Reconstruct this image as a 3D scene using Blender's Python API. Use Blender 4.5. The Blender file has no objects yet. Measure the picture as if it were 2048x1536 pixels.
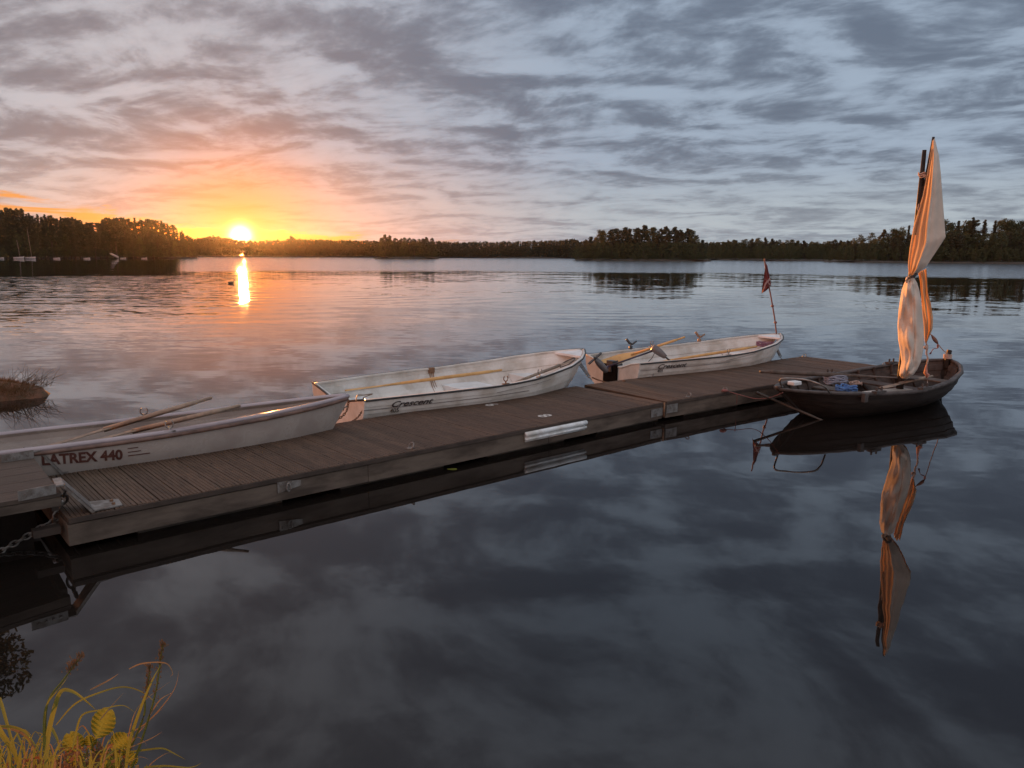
import bpy, math, random
import numpy as np
from mathutils import Matrix, Vector
random.seed(7); rng = np.random.default_rng(7)
SC = bpy.context.scene
COL = SC.collection
PI = math.pi
# ------------------------------------------------------------------ camera
F = 1510.0; HZ = 509.0; ROLL = math.atan(0.0063); PITCH = math.atan((768-HZ)/F); H = 2.0
cr, sr = math.cos(ROLL), math.sin(ROLL)
FWD = Vector((0, math.cos(PITCH), -math.sin(PITCH))); UP0 = Vector((0, math.sin(PITCH), math.cos(PITCH))); RT0 = Vector((1, 0, 0))
RT = RT0*cr + UP0*sr; UP = UP0*cr - RT0*sr
cd = bpy.data.cameras.new('camera'); cam = bpy.data.objects.new('camera', cd); COL.objects.link(cam)
m = Matrix((RT, UP, -FWD)).transposed().to_4x4(); m.translation = (0, 0, H)
cam.matrix_world = m
cd.sensor_width = 36; cd.lens = F/2048*36; cd.clip_start = .05; cd.clip_end = 20000
SC.camera = cam
# ------------------------------------------------------------------ light
SUN_AZ = math.radians(-19.5); SUN_EL = math.radians(1.16)
sdir = Vector((math.sin(SUN_AZ)*math.cos(SUN_EL), math.cos(SUN_AZ)*math.cos(SUN_EL), math.sin(SUN_EL)))
sl = bpy.data.lights.new('sun', 'SUN'); sl.energy = 5; sl.angle = math.radians(.6); sl.color = (1, .34, .07)
so = bpy.data.objects.new('sun', sl); COL.objects.link(so); so.rotation_euler = sdir.to_track_quat('Z', 'Y').to_euler()
SC.view_settings.view_transform = 'Standard'; SC.view_settings.look = 'None'; SC.view_settings.exposure = .80; SC.view_settings.gamma = 1
SC.cycles.use_denoising = True; SC.cycles.max_bounces = 8; SC.cycles.transparent_max_bounces = 8
SC.cycles.sample_clamp_indirect = 5

class NT:
    """small node-graph writer"""
    def __init__(s, nt): s.nt = nt; s.n = nt.nodes; s.l = nt.links
    def node(s, t, **k):
        n = s.n.new(t)
        for a, b in k.items(): setattr(n, a, b)
        return n
    def put(s, sock, v):
        if isinstance(v, bpy.types.NodeSocket): s.l.new(v, sock)
        elif v is not None: sock.default_value = v
    def m(s, op, a, b=None, c=None, clamp=False):
        n = s.node('ShaderNodeMath', operation=op, use_clamp=clamp)
        for i, v in enumerate((a, b, c)):
            if v is not None: s.put(n.inputs[i], v)
        return n.outputs[0]
    def vm(s, op, a, b=None, scale=None):
        n = s.node('ShaderNodeVectorMath', operation=op)
        s.put(n.inputs[0], a)
        if b is not None: s.put(n.inputs[1], b)
        if scale is not None: s.put(n.inputs['Scale'], scale)
        return n.outputs['Value'] if op in ('DOT_PRODUCT', 'LENGTH', 'DISTANCE') else n.outputs[0]
    def sep(s, v): n = s.node('ShaderNodeSeparateXYZ'); s.put(n.inputs[0], v); return n.outputs
    def comb(s, x, y, z):
        n = s.node('ShaderNodeCombineXYZ')
        for i, v in enumerate((x, y, z)): s.put(n.inputs[i], v)
        return n.outputs[0]
    def ss(s, v, a, b, c=0., d=1.):
        n = s.node('ShaderNodeMapRange', interpolation_type='SMOOTHSTEP')
        for i, q in enumerate((v, a, b, c, d)): s.put(n.inputs[i], q)
        return n.outputs[0]
    def mix(s, f, a, b, mode='MIX'):
        n = s.node('ShaderNodeMix', data_type='RGBA', blend_type=mode)
        s.put(n.inputs[0], f); s.put(n.inputs[6], a); s.put(n.inputs[7], b); return n.outputs[2]
    def noise(s, vec, scale, detail=4, rough=.55, dist=0., col=False):
        n = s.node('ShaderNodeTexNoise'); s.put(n.inputs['Vector'], vec); n.inputs['Scale'].default_value = scale
        n.inputs['Detail'].default_value = detail; n.inputs['Roughness'].default_value = rough; n.inputs['Distortion'].default_value = dist
        return n.outputs['Color' if col else 'Fac']
def C(r, g, b): return (r, g, b, 1)

# ------------------------------------------------------------------ sky
W = bpy.data.worlds.new("World"); SC.world = W; W.use_nodes = True
w = NT(W.node_tree); bg = w.n['Background']
d = w.node('ShaderNodeTexCoord').outputs['Generated']
X, Y, Z = w.sep(d)
el = w.m('MULTIPLY', w.m('ARCSINE', Z), 180/PI)
az = w.m('MULTIPLY', w.m('ARCTAN2', X, Y), 180/PI)
zk = w.m('ADD', w.m('MAXIMUM', Z, 0.), .12)
px_, py_ = w.m('DIVIDE', X, zk), w.m('DIVIDE', Y, zk)
P = w.comb(w.m('ADD', px_, w.m('MULTIPLY', py_, .25)), w.m('MULTIPLY', py_, 1.0), 0.)
P1 = w.vm('ADD', P, (7.3, 2.1, 0.))
n1 = w.noise(P1, 1.9, 9, .57, .35)
n1b = w.noise(w.vm('ADD', P1, (-.04, .12, 0.)), 1.9, 5, .55, .35)
n2 = w.noise(w.vm('ADD', P, (31., 12., 3.)), 6.5, 8, .62, .5)
n3 = w.noise(w.vm('ADD', P, (3., 52., 1.)), 0.45, 3, .5)
cl = w.m('ADD', w.m('MULTIPLY', n1, .62), w.m('ADD', w.m('MULTIPLY', n2, .26), w.m('MULTIPLY', n3, .22)))
hi = w.ss(el, 5., 16.)
cl = w.m('ADD', cl, w.m('MULTIPLY', hi, .05))
relief = w.m('MULTIPLY', w.m('SUBTRACT', n1, n1b), w.ss(el, 2., 10., .4, .85))
dark = w.ss(w.m('ADD', cl, relief), .36, .75)
dark = w.m('ADD', w.m('MULTIPLY', dark, .74), w.m('MULTIPLY', w.ss(w.m('ADD', cl, relief), .47, .64), .26))
dark = w.m('ADD', .10, w.m('MULTIPLY', dark, .88))
side = w.ss(az, -26., 8.)
lightc = w.mix(side, C(.54, .53, .57), C(.355, .44, .555))
darkc = w.mix(side, C(.215, .20, .23), C(.125, .16, .225))
col = w.mix(dark, lightc, darkc)
# pale streaks over the horizon
low = w.ss(el, 7.5, 1.0)
cream = w.mix(side, C(.66, .56, .50), C(.47, .53, .55))
col = w.mix(w.m('MULTIPLY', low, w.m('SUBTRACT', .85, w.m('MULTIPLY', dark, .55))), col, cream)
wide = w.m('MULTIPLY', w.ss(w.m('ABSOLUTE', w.m('ADD', az, 17.)), 24., 4.), w.ss(el, 10., 1.))
col = w.mix(w.m('MULTIPLY', wide, w.m('SUBTRACT', .55, w.m('MULTIPLY', dark, .3))), col, C(.80, .46, .37))
# light round the sun
sd = w.vm('DOT_PRODUCT', w.vm('NORMALIZE', d), tuple(sdir))
ang = w.m('MULTIPLY', w.m('ARCCOSINE', w.m('MINIMUM', sd, 1.)), 180/PI)
def gauss(sig): return w.m('POWER', math.e, w.m('MULTIPLY', w.m('MULTIPLY', ang, ang), -1/(sig*sig)))
col = w.mix(w.m('MULTIPLY', gauss(5.2), .86), col, C(.74, .19, .05))
# clear strip under the cloud
base = w.m('ADD', 1.75, w.m('ADD', w.m('MULTIPLY', w.ss(az, -22., -36.), 2.4), w.m('MULTIPLY', w.ss(az, -20., -8.), -.75)))
base = w.m('ADD', base, w.m('MULTIPLY', w.m('SUBTRACT', n1, .5), 1.8))
base = w.m('ADD', base, w.m('MULTIPLY', w.m('SUBTRACT', n2, .5), 1.2))
strip = w.m('MULTIPLY', w.ss(w.m('SUBTRACT', base, el), -.12, .35), w.ss(az, 1., -9.))
stripc = w.mix(w.ss(ang, 14., 3.), C(.80, .33, .10), C(1.3, .50, .10))
broke = w.ss(w.noise(w.comb(w.m('MULTIPLY', az, .22), w.m('MULTIPLY', el, 2.2), 3.), 1., 6, .6, .6), .40, .60)
col = w.mix(w.m('MULTIPLY', strip, w.mix(w.ss(ang, 12., 7.), broke, C(1, 1, 1))), col, stripc)
# glow and disc
g = w.mix(gauss(1.35), C(0, 0, 0), C(.75, .20, .01))
col = w.mix(1., col, g, 'ADD')
g = w.mix(gauss(.56), C(0, 0, 0), C(14, 8, 2.8))
col = w.mix(1., col, g, 'ADD')
# unseen sky overhead and behind the camera, brightened to fill the near hulls
up = w.ss(el, 24., 60., 0., 1.)
back = w.ss(Y, .1, -.7, 0., 1.)
amt = w.m('MAXIMUM', up, back)
col = w.mix(amt, col, w.mix(dark, C(.98, .99, 1.06), C(.55, .57, .64)))
# unseen orange glow added left of the view to light the transoms and sails
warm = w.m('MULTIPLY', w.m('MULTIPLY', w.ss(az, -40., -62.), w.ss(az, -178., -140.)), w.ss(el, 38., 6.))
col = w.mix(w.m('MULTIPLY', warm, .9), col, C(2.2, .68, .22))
sky = w.node('ShaderNodeTexSky', sky_type='NISHITA'); sky.sun_disc = False
sky.sun_elevation = SUN_EL; sky.sun_rotation = SUN_AZ; sky.air_density = 1.2; sky.dust_density = 1.5
nish = w.vm('SCALE', sky.outputs[0], scale=.012)
col = w.mix(1., col, nish, 'ADD')
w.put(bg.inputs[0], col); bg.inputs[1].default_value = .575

# ------------------------------------------------------------------ helpers: rays of the photograph
def ray(x, y):
    u, v = (x-1024)/F, (768-y)/F
    return RT*u + UP*v + FWD
def at(x, y, z):
    r = ray(x, y); t = (z-H)/r.z; return Vector((0, 0, H)) + r*t
def atd(x, y, dist):
    r = ray(x, y); return Vector((0, 0, H)) + r*(dist/math.hypot(r.x, r.y))
# ------------------------------------------------------------------ materials
MATS = {}
def mat(name, c, rough=.6, c2=None, scale=8., var=.5, metal=0., bump=0., bscale=None, trans=0., stretch=(1, 1, 1), spec=.5, coat=0., detail=5):
    if name in MATS: return MATS[name]
    M = bpy.data.materials.new(name); M.use_nodes = True; g = NT(M.node_tree)
    b = g.n['Principled BSDF']; out = g.n['Material Output']
    co = g.node('ShaderNodeTexCoord').outputs['Object']
    co = g.vm('MULTIPLY', co, stretch)
    c2 = c2 or tuple(q*(1-var) for q in c)
    n = g.noise(co, scale, detail, .6, .2)
    g.put(b.inputs['Base Color'], g.mix(g.ss(n, .35, .68), C(*c), C(*c2)))
    b.inputs['Roughness'].default_value = rough; b.inputs['Metallic'].default_value = metal
    g.put(b.inputs['Roughness'], g.ss(n, .2, .8, max(rough-.1, .03), min(rough+.12, 1.)))
    b.inputs['Specular IOR Level'].default_value = spec; b.inputs['Coat Weight'].default_value = coat
    if bump:
        bn = g.node('ShaderNodeBump'); bn.inputs['Strength'].default_value = 1; bn.inputs['Distance'].default_value = bump
        g.put(bn.inputs['Height'], g.noise(co, bscale or scale*3, 5, .6)); g.l.new(bn.outputs[0], b.inputs['Normal'])
    if trans:
        t = g.node('ShaderNodeBsdfTranslucent'); g.put(t.inputs[0], g.mix(g.ss(n, .35, .68), C(*c), C(*c2)))
        mx = g.node('ShaderNodeMixShader'); mx.inputs[0].default_value = trans
        g.l.new(b.outputs[0], mx.inputs[1]); g.l.new(t.outputs[0], mx.inputs[2]); g.l.new(mx.outputs[0], out.inputs[0])
    MATS[name] = M; return M

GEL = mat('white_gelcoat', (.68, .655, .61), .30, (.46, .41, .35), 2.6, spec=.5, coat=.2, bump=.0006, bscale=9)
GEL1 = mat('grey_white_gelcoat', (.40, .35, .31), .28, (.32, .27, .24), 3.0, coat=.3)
SEAT = mat('seat_gelcoat', (.74, .77, .78), .38, (.60, .61, .60), 4)
RUB = mat('black_rubber', (.018, .016, .016), .5, (.03, .025, .022), 12)
INK = mat('brown_lettering', (.07, .018, .012), .5, (.09, .03, .02), 20)
INK2 = mat('dark_lettering', (.035, .025, .025), .5, (.05, .035, .03), 20)
GROOVE = mat('grey_line_tape', (.30, .26, .24), .6)
OARW = mat('varnished_pine', (.60, .36, .13), .45, (.44, .24, .08), 5, stretch=(1, 1, 1), bump=.001, bscale=40)
OARG = mat('weathered_oar_wood', (.30, .23, .17), .75, (.17, .13, .10), 8, bump=.001, bscale=50)
OARD = mat('dark_oar_wood', (.10, .075, .06), .7, (.06, .045, .035), 8, bump=.002, bscale=40)
STEEL = mat('galvanised_steel', (.30, .28, .26), .45, (.16, .13, .11), 14, metal=.7, bump=.0008, bscale=60)
RUST = mat('rusty_chain', (.16, .10, .07), .6, (.30, .15, .07), 40, metal=.5)
TARW = mat('tarred_wood', (.026, .018, .014), .6, (.013, .009, .007), 7, bump=.004, bscale=22, stretch=(.35, 1, 2.5), spec=.25)
TARI = mat('tarred_inner_wood', (.058, .038, .029), .75, (.030, .020, .016), 9, bump=.004, bscale=20)
GREYW = mat('grey_gunwale_wood', (.075, .062, .056), .6, (.038, .031, .028), 9, bump=.002, bscale=35)
CANV = mat('canvas', (.66, .57, .48), .85, (.55, .47, .39), 2.6, trans=.14, bump=.02, bscale=5)
CANV2 = mat('sunlit_canvas', (.80, .62, .42), .85, (.72, .54, .36), 2.2, trans=.6, bump=.012, bscale=6)  # warmer, more translucent copy of the canvas for the sunlit cloth
ROPEB = mat('blue_rope', (.05, .13, .34), .8, (.10, .22, .46), 40)
ROPEG = mat('grey_blue_rope', (.16, .19, .26), .8, (.30, .32, .38), 60)
ROPEW = mat('pale_rope', (.48, .36, .30), .8, (.36, .26, .22), 40)
ROPER = mat('faded_red_rope', (.24, .09, .08), .8, (.18, .07, .06), 40)
PURP = mat('purple_rope', (.16, .06, .12), .8, (.28, .16, .2), 60)
PLAST = mat('black_plastic', (.03, .03, .032), .38, (.05, .048, .048), 20)
PLASG = mat('grey_plastic', (.14, .13, .13), .35, (.11, .10, .10), 10)
FENDM = mat('white_vinyl', (.72, .74, .74), .42, (.50, .48, .44), 7)
FLAGR = mat('faded_flag_red', (.20, .05, .05), .85, (.15, .035, .04), 14, trans=.3)
FLAGW = mat('flag_white', (.55, .42, .42), .85, trans=.3)
FLOAT = mat('float_brown', (.060, .042, .030), .75, (.035, .025, .018), 5, bump=.004, bscale=12)
DARKF = mat('float_black', (.014, .011, .009), .8)
TRUNK = mat('bark', (.10, .070, .050), .9, (.05, .038, .03), 3, bump=.02, bscale=8)
SOIL = mat('shore_soil', (.05, .040, .028), .95, (.03, .026, .018), .4, bump=.05, bscale=3)

# deck wood: grey brown boards, each of its own tone
def deck_mat(name, c1, c2, axis=0, pitch=.145, off=0.):
    M = bpy.data.materials.new(name); M.use_nodes = True; g = NT(M.node_tree); b = g.n['Principled BSDF']
    co = g.node('ShaderNodeTexCoord').outputs['Object']
    s = g.sep(co)
    idx = g.m('FLOOR', g.m('DIVIDE', g.m('ADD', s[axis], off), pitch))
    wn = g.node('ShaderNodeTexWhiteNoise', noise_dimensions='1D'); g.put(wn.inputs['W'], idx)
    st = (5., 1., 1.) if axis == 0 else (1., 5., 1.)
    gr = g.noise(g.vm('ADD', g.vm('MULTIPLY', co, st), g.comb(0., 0., g.m('MULTIPLY', idx, 3.7))), 5., 7, .65, .6)
    bl = g.noise(co, 1.1, 4, .55)
    c = g.mix(g.ss(gr, .35, .7), C(*c1), C(*c2))
    c = g.mix(g.m('MULTIPLY', g.m('SUBTRACT', 1., wn.outputs[0]), .42), c, C(*[q*.5 for q in c2]))
    c = g.mix(g.ss(bl, .48, .7, 0., .35), c, C(c1[0]*.62, c1[1]*.66, c1[2]*.60))
    g.put(b.inputs['Base Color'], c); b.inputs['Roughness'].default_value = .72; b.inputs['Specular IOR Level'].default_value = .4
    bn = g.node('ShaderNodeBump'); bn.inputs['Distance'].default_value = .007
    g.put(bn.inputs['Height'], gr); g.l.new(bn.outputs[0], b.inputs['Normal'])
    return M
DECK = deck_mat('decking_wood', (.125, .074, .047), (.068, .040, .025))
GANG = deck_mat('gangway_wood', (.105, .072, .053), (.062, .043, .032), axis=1, pitch=.17)
FASC = mat('fascia_wood', (.125, .092, .068), .8, (.050, .034, .024), 3.2, stretch=(.6, 1, 2.2), bump=.003, bscale=14, detail=8)
FASD = mat('dark_edge_wood', (.055, .036, .026), .8, (.035, .024, .018), 6)

# foliage
def foliage(name, a, b_, tr=.25):
    M = bpy.data.materials.new(name); M.use_nodes = True; g = NT(M.node_tree); p = g.n['Principled BSDF']; out = g.n['Material Output']
    oi = g.node('ShaderNodeObjectInfo').outputs['Random']
    n = g.noise(g.node('ShaderNodeTexCoord').outputs['Object'], .6, 4, .6)
    f = g.m('ADD', g.m('MULTIPLY', oi, .5), g.m('MULTIPLY', g.ss(n, .3, .7), .5))
    c = g.mix(f, C(*a), C(*b_)); g.put(p.inputs['Base Color'], c); p.inputs['Roughness'].default_value = .75; p.inputs['Specular IOR Level'].default_value = .2
    t = g.node('ShaderNodeBsdfTranslucent'); g.put(t.inputs[0], c); mx = g.node('ShaderNodeMixShader'); mx.inputs[0].default_value = tr
    g.l.new(p.outputs[0], mx.inputs[1]); g.l.new(t.outputs[0], mx.inputs[2]); g.l.new(mx.outputs[0], out.inputs[0]); return M
FPINE = foliage('pine_needles', (.072, .064, .034), (.046, .050, .030), .2)
FDEC = foliage('birch_leaves', (.095, .092, .040), (.060, .070, .034), .3)
FGRASS = foliage('grass_blades', (.22, .215, .045), (.10, .13, .03), .42)
FDRY = foliage('dry_grass', (.24, .165, .085), (.15, .105, .055), .35)
FLEAF = foliage('alder_leaf', (.26, .26, .04), (.17, .20, .04), .4)
SEED = foliage('seed_heads', (.13, .085, .045), (.08, .055, .03), .2)
HEATH = foliage('heather', (.20, .085, .04), (.11, .07, .03), .3)

# ------------------------------------------------------------------ mesh builder
def world_inv(o):
    M_ = Matrix.Identity(4)
    while o is not None: M_ = o.matrix_basis @ M_; o = o.parent
    return M_.inverted()
class MB:
    def __init__(s): s.v = []; s.f = []
    def add(s, vs, fs):
        k = len(s.v); s.v += [tuple(q) for q in vs]; s.f += [tuple(i+k for i in f) for f in fs]; return s
    def box(s, c, size, ax=(1, 0, 0), ay=(0, 1, 0), az=(0, 0, 1)):
        c = Vector(c); ax, ay, az = (Vector(q)*(h/2) for q, h in zip((ax, ay, az), size))
        vs = [c+ax*i+ay*j+az*k for i in (-1, 1) for j in (-1, 1) for k in (-1, 1)]
        return s.add(vs, [(0, 1, 3, 2), (4, 6, 7, 5), (0, 4, 5, 1), (2, 3, 7, 6), (0, 2, 6, 4), (1, 5, 7, 3)])
    def loft(s, rings, closed=True, cap=True):
        n = len(rings[0]); k = len(s.v)
        for r in rings: s.v += [tuple(q) for q in r]
        for i in range(len(rings)-1):
            for j in range(n if closed else n-1):
                a = k+i*n+j; b = k+i*n+(j+1) % n; s.f.append((a, b, b+n, a+n))
        if cap and closed:
            s.f.append(tuple(k+j for j in range(n))[::-1]); e = k+(len(rings)-1)*n; s.f.append(tuple(e+j for j in range(n)))
        return s
    def tube(s, pts, r, n=8, closed=False, flat=1.0, upv=None):
        pts = [Vector(p) for p in pts]; N = len(pts); rings = []
        rr = r if isinstance(r, (list, tuple)) else [r]*N
        ref = Vector(upv) if upv else Vector((0, 0, 1))
        for i, p in enumerate(pts):
            if closed: t = pts[(i+1) % N]-pts[i-1]
            else: t = pts[min(i+1, N-1)]-pts[max(i-1, 0)]
            t.normalize(); q = ref if abs(t.dot(ref)) < .95 else Vector((1, 0, 0))
            a = t.cross(q).normalized(); b = a.cross(t).normalized()
            rings.append([p+a*(rr[i]*math.cos(2*PI*j/n))+b*(rr[i]*flat*math.sin(2*PI*j/n)) for j in range(n)])
        if closed: rings.append(rings[0]); return s.loft(rings, True, False)
        return s.loft(rings)
    def prism(s, poly, off):
        n = len(poly); off = Vector(off); A = [Vector(p) for p in poly]; B = [p+off for p in A]
        return s.add(A+B, [tuple(range(n))[::-1], tuple(range(n, 2*n))]+[(i, (i+1) % n, n+(i+1) % n, n+i) for i in range(n)])
    def blob(s, c, r, n=10, m_=7, jit=0., ax=None):
        c = Vector(c); rings = []
        R = ax or Matrix.Identity(3)
        for i in range(m_+1):
            th = PI*(i+.02)/(m_+.04)
            rings.append([c+R@Vector((r[0]*math.sin(th)*math.cos(2*PI*j/n)*(1+random.uniform(-jit, jit)), r[1]*math.sin(th)*math.sin(2*PI*j/n)*(1+random.uniform(-jit, jit)), r[2]*math.cos(th))) for j in range(n)])
        return s.loft(rings)
    def build(s, name, material, parent=None, smooth=False, world=True, bevel=0.):
        me = bpy.data.meshes.new(name); V_ = s.v
        if parent is not None and world:
            I = world_inv(parent); V_ = [tuple(I @ Vector(q)) for q in V_]
        me.from_pydata(V_, [], s.f); me.update()
        if smooth: me.polygons.foreach_set('use_smooth', [True]*len(me.polygons))
        me.materials.append(material)
        o = bpy.data.objects.new(name, me); COL.objects.link(o)
        if parent is not None: o.parent = parent
        if bevel:
            b = o.modifiers.new('bevel', 'BEVEL'); b.width = bevel; b.segments = 2; b.limit_method = 'ANGLE'
        return o
def tag(o, label=None, cat=None, group=None, kind=None):
    for k, v in (('label', label), ('category', cat), ('group', group), ('kind', kind)):
        if v: o[k] = v
    return o
def thing(name, loc, label, cat, group=None, rz=0.):
    o = bpy.data.objects.new(name, None); COL.objects.link(o); o.location = loc; o.rotation_euler = (0, 0, rz)
    o.empty_display_size = .1
    bpy.context.view_layer.update() if False else None
    o.matrix_basis = Matrix.Translation(loc) @ Matrix.Rotation(rz, 4, 'Z')
    return tag(o, label, cat, group)
def sm(t): t = max(0., min(1., t)); return t*t*(3-2*t)
def lerp(a, b, t): return a+(b-a)*t
def interp(x, xs, ys): return float(np.interp(x, xs, ys))
def spline(pts, n=8):
    pts = [Vector(p) for p in pts]; out = []
    for i in range(len(pts)-1):
        p0 = pts[max(i-1, 0)]; p1 = pts[i]; p2 = pts[i+1]; p3 = pts[min(i+2, len(pts)-1)]
        for k in range(n):
            t = k/n; out.append(.5*((2*p1)+(p2-p0)*t+(2*p0-5*p1+4*p2-p3)*t*t+(3*p1-p0-3*p2+p3)*t**3))
    out.append(pts[-1]); return out

# ------------------------------------------------------------------ water
def water_mat():
    M = bpy.data.materials.new('lake_water'); M.use_nodes = True; g = NT(M.node_tree); out = g.n['Material Output']; g.n.remove(g.n['Principled BSDF'])
    P = g.node('ShaderNodeNewGeometry').outputs['Position']; x, y, z = g.sep(P)
    dist = g.vm('LENGTH', g.comb(x, y, 0.)); tx = g.m('DIVIDE', x, g.m('MAXIMUM', y, .1))
    P0 = g.comb(x, y, 0.)
    wob = g.noise(P0, .03, 3, .5)
    dw = g.m('ADD', dist, g.m('MULTIPLY', g.m('SUBTRACT', wob, .5), 34.))
    right = g.ss(tx, -.450, -.425)                       # 1 east of the sheltered bay
    band = g.m('MULTIPLY', g.ss(dw, 84., 98.), right)
    lband = g.m('MULTIPLY', g.m('MULTIPLY', g.ss(dw, 76., 69.), g.ss(dist, 14., 38.)), g.m('SUBTRACT', 1., g.ss(tx, -.45, -.30)))
    patch = g.noise(g.vm('MULTIPLY', P0, (.35, 1., 1.)), .16, 4, .6)
    mid = g.m('MULTIPLY', g.ss(patch, .42, .66), g.ss(dist, 8., 24.))
    amp = g.m('ADD', g.m('MULTIPLY', band, .13), g.m('MULTIPLY', lband, .085))
    amp = g.m('ADD', amp, g.m('MULTIPLY', mid, .013))
    amp = g.m('ADD', amp, g.ss(dist, 3., 40., .004, .013))
    def nv(scale, det, seed, st=(1., 1., 1.)):
        c = g.noise(g.vm('ADD', g.vm('MULTIPLY', P0, st), seed), scale, det, .55, 0., True)
        return g.vm('SUBTRACT', c, (.5, .5, .5))
    nf = g.vm('ADD', nv(4.5, 3, (3., 1., 0.), (.4, 1., 1.)), g.vm('SCALE', nv(1.5, 3, (31., 17., 5.), (.35, 1., 1.)), scale=.7))
    nn = g.vm('SCALE', nf, scale=g.m('MULTIPLY', amp, 2.2))
    # long lazy undulation, everywhere
    nn = g.vm('ADD', nn, g.vm('SCALE', nv(.45, 2, (7., 7., 2.), (.5, 1., 1.)), scale=g.ss(dist, 4., 30., .016, .035)))
    # rings spreading from the swimming duck and from something that rose at midlake
    for (cx, cy, k, a, r0, r1) in ((DUCK.x, DUCK.y, 3.4, .013, 3., 40.), (3., 33., 5.2, .014, 2., 17.)):
        v = g.vm('SUBTRACT', P0, (cx, cy, 0.)); r = g.vm('LENGTH', v); dr = g.vm('NORMALIZE', v)
        ph = g.m('ADD', g.m('MULTIPLY', r, k), g.m('MULTIPLY', wob, 7.))
        s_ = g.m('MULTIPLY', g.m('SINE', ph), g.m('MULTIPLY', g.ss(r, r0, r0+8.), g.ss(r, r1, r1*.35)))
        s_ = g.m('MULTIPLY', s_, g.m('SUBTRACT', 1., band))
        s_ = g.m('MULTIPLY', s_, g.ss(g.noise(P0, .11, 2, .5), .35, .62))
        nn = g.vm('ADD', nn, g.vm('SCALE', dr, scale=g.m('MULTIPLY', s_, a)))
    sx, sy, _ = g.sep(nn)
    N = g.vm('NORMALIZE', g.comb(sx, sy, 1.))
    gl = g.node('ShaderNodeBsdfGlossy'); g.l.new(N, gl.inputs['Normal']); gl.inputs['Color'].default_value = C(.97, .98, 1)
    g.put(gl.inputs['Roughness'], g.m('ADD', .012, g.m('ADD', g.m('MULTIPLY', band, .13), g.m('MULTIPLY', lband, .03))))
    df = g.node('ShaderNodeBsdfDiffuse'); df.inputs[0].default_value = C(.010, .0075, .006)
    fr = g.node('ShaderNodeFresnel'); fr.inputs[0].default_value = 1.56; g.l.new(N, fr.inputs['Normal'])
    mx = g.node('ShaderNodeMixShader'); g.put(mx.inputs[0], g.m('MULTIPLY', fr.outputs[0], 1.0, clamp=True))
    g.l.new(df.outputs[0], mx.inputs[1]); g.l.new(gl.outputs[0], mx.inputs[2]); g.l.new(mx.outputs[0], out.inputs[0]); return M
DUCK = at(463, 567, 0.)
b = MB(); b.add([(-4000, -60, 0), (4000, -60, 0), (4000, 6000, 0), (-4000, 6000, 0)], [(0, 1, 2, 3)])
tag(b.build('water', water_mat()), 'calm lake water reflecting the evening clouds', None, None, 'structure')

# ------------------------------------------------------------------ far shores and woods
def leaf_quads(centers, sizes, flat=.5):
    """random small quads, returned as arrays"""
    n = len(centers); a = rng.normal(size=(n, 3)); a /= np.linalg.norm(a, axis=1)[:, None]
    b_ = rng.normal(size=(n, 3)); b_ -= (a*b_).sum(1)[:, None]*a; b_ /= np.linalg.norm(b_, axis=1)[:, None]
    s_ = np.asarray(sizes)[:, None]; c = np.asarray(centers)
    V_ = np.stack([c-a*s_-b_*s_*flat, c+a*s_*.9-b_*s_*flat*.7, c+a*s_+b_*s_*flat, c-a*s_*.8+b_*s_*flat*.8], 1)
    return V_.reshape(-1, 3)
def mesh_quads(name, V_, material):
    n = len(V_)//4; me = bpy.data.meshes.new(name); me.vertices.add(len(V_)); me.vertices.foreach_set('co', V_.astype(np.float32).ravel())
    me.loops.add(n*4); me.loops.foreach_set('vertex_index', np.arange(n*4, dtype=np.int32)); me.polygons.add(n)
    me.polygons.foreach_set('loop_start', np.arange(0, n*4, 4, dtype=np.int32)); me.update(calc_edges=True); me.materials.append(material); return me
def clump(c, r, n, s):
    q = rng.normal(size=(n, 3)); q /= np.linalg.norm(q, axis=1)[:, None]; q *= rng.random((n, 1))**.4
    return np.asarray(c)+q*np.asarray(r), np.full(n, s)*rng.uniform(.6, 1.3, n)
def pine(h, seed, low=.35):
    r_ = random.Random(seed); cs, ss_ = [], []
    z = h*low
    while z < h*.99:
        f = (z-h*low)/(h*(1-low)); R = h*.23*(1-f)**.5*(.75+.5*r_.random())
        for k in range(r_.randint(5, 7)):
            a = r_.random()*2*PI; rr = R*r_.uniform(.35, 1.)
            c, s_ = clump((rr*math.cos(a), rr*math.sin(a), z+r_.uniform(-.2, .3)), (h*.055, h*.055, h*.026), 34, h*.017); cs.append(c); ss_.append(s_)
        z += h*.055*r_.uniform(.7, 1.3)
    c, s_ = clump((0, 0, h*.97), (h*.025, h*.025, h*.04), 30, h*.013); cs.append(c); ss_.append(s_)
    return np.concatenate(cs), np.concatenate(ss_)
def spruce(h, seed):
    r_ = random.Random(seed); cs, ss_ = [], []; z = h*.06
    while z < h*.985:
        f = z/h; R = h*.17*(1-f)**.85*(.8+.4*r_.random())+h*.006; nb = int(5+9*(1-f))
        for k in range(nb):
            a = r_.random()*2*PI; L_ = R*r_.uniform(.65, 1.15); n = 10
            t = np.linspace(.1, 1, n); c = np.stack([t*L_*math.cos(a), t*L_*math.sin(a), z-t*t*L_*.35], 1)+rng.normal(size=(n, 3))*h*.008
            cs.append(c); ss_.append(np.full(n, h*.016)*(1.25-t*.6))
        z += h*.035
    return np.concatenate(cs), np.concatenate(ss_)
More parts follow.
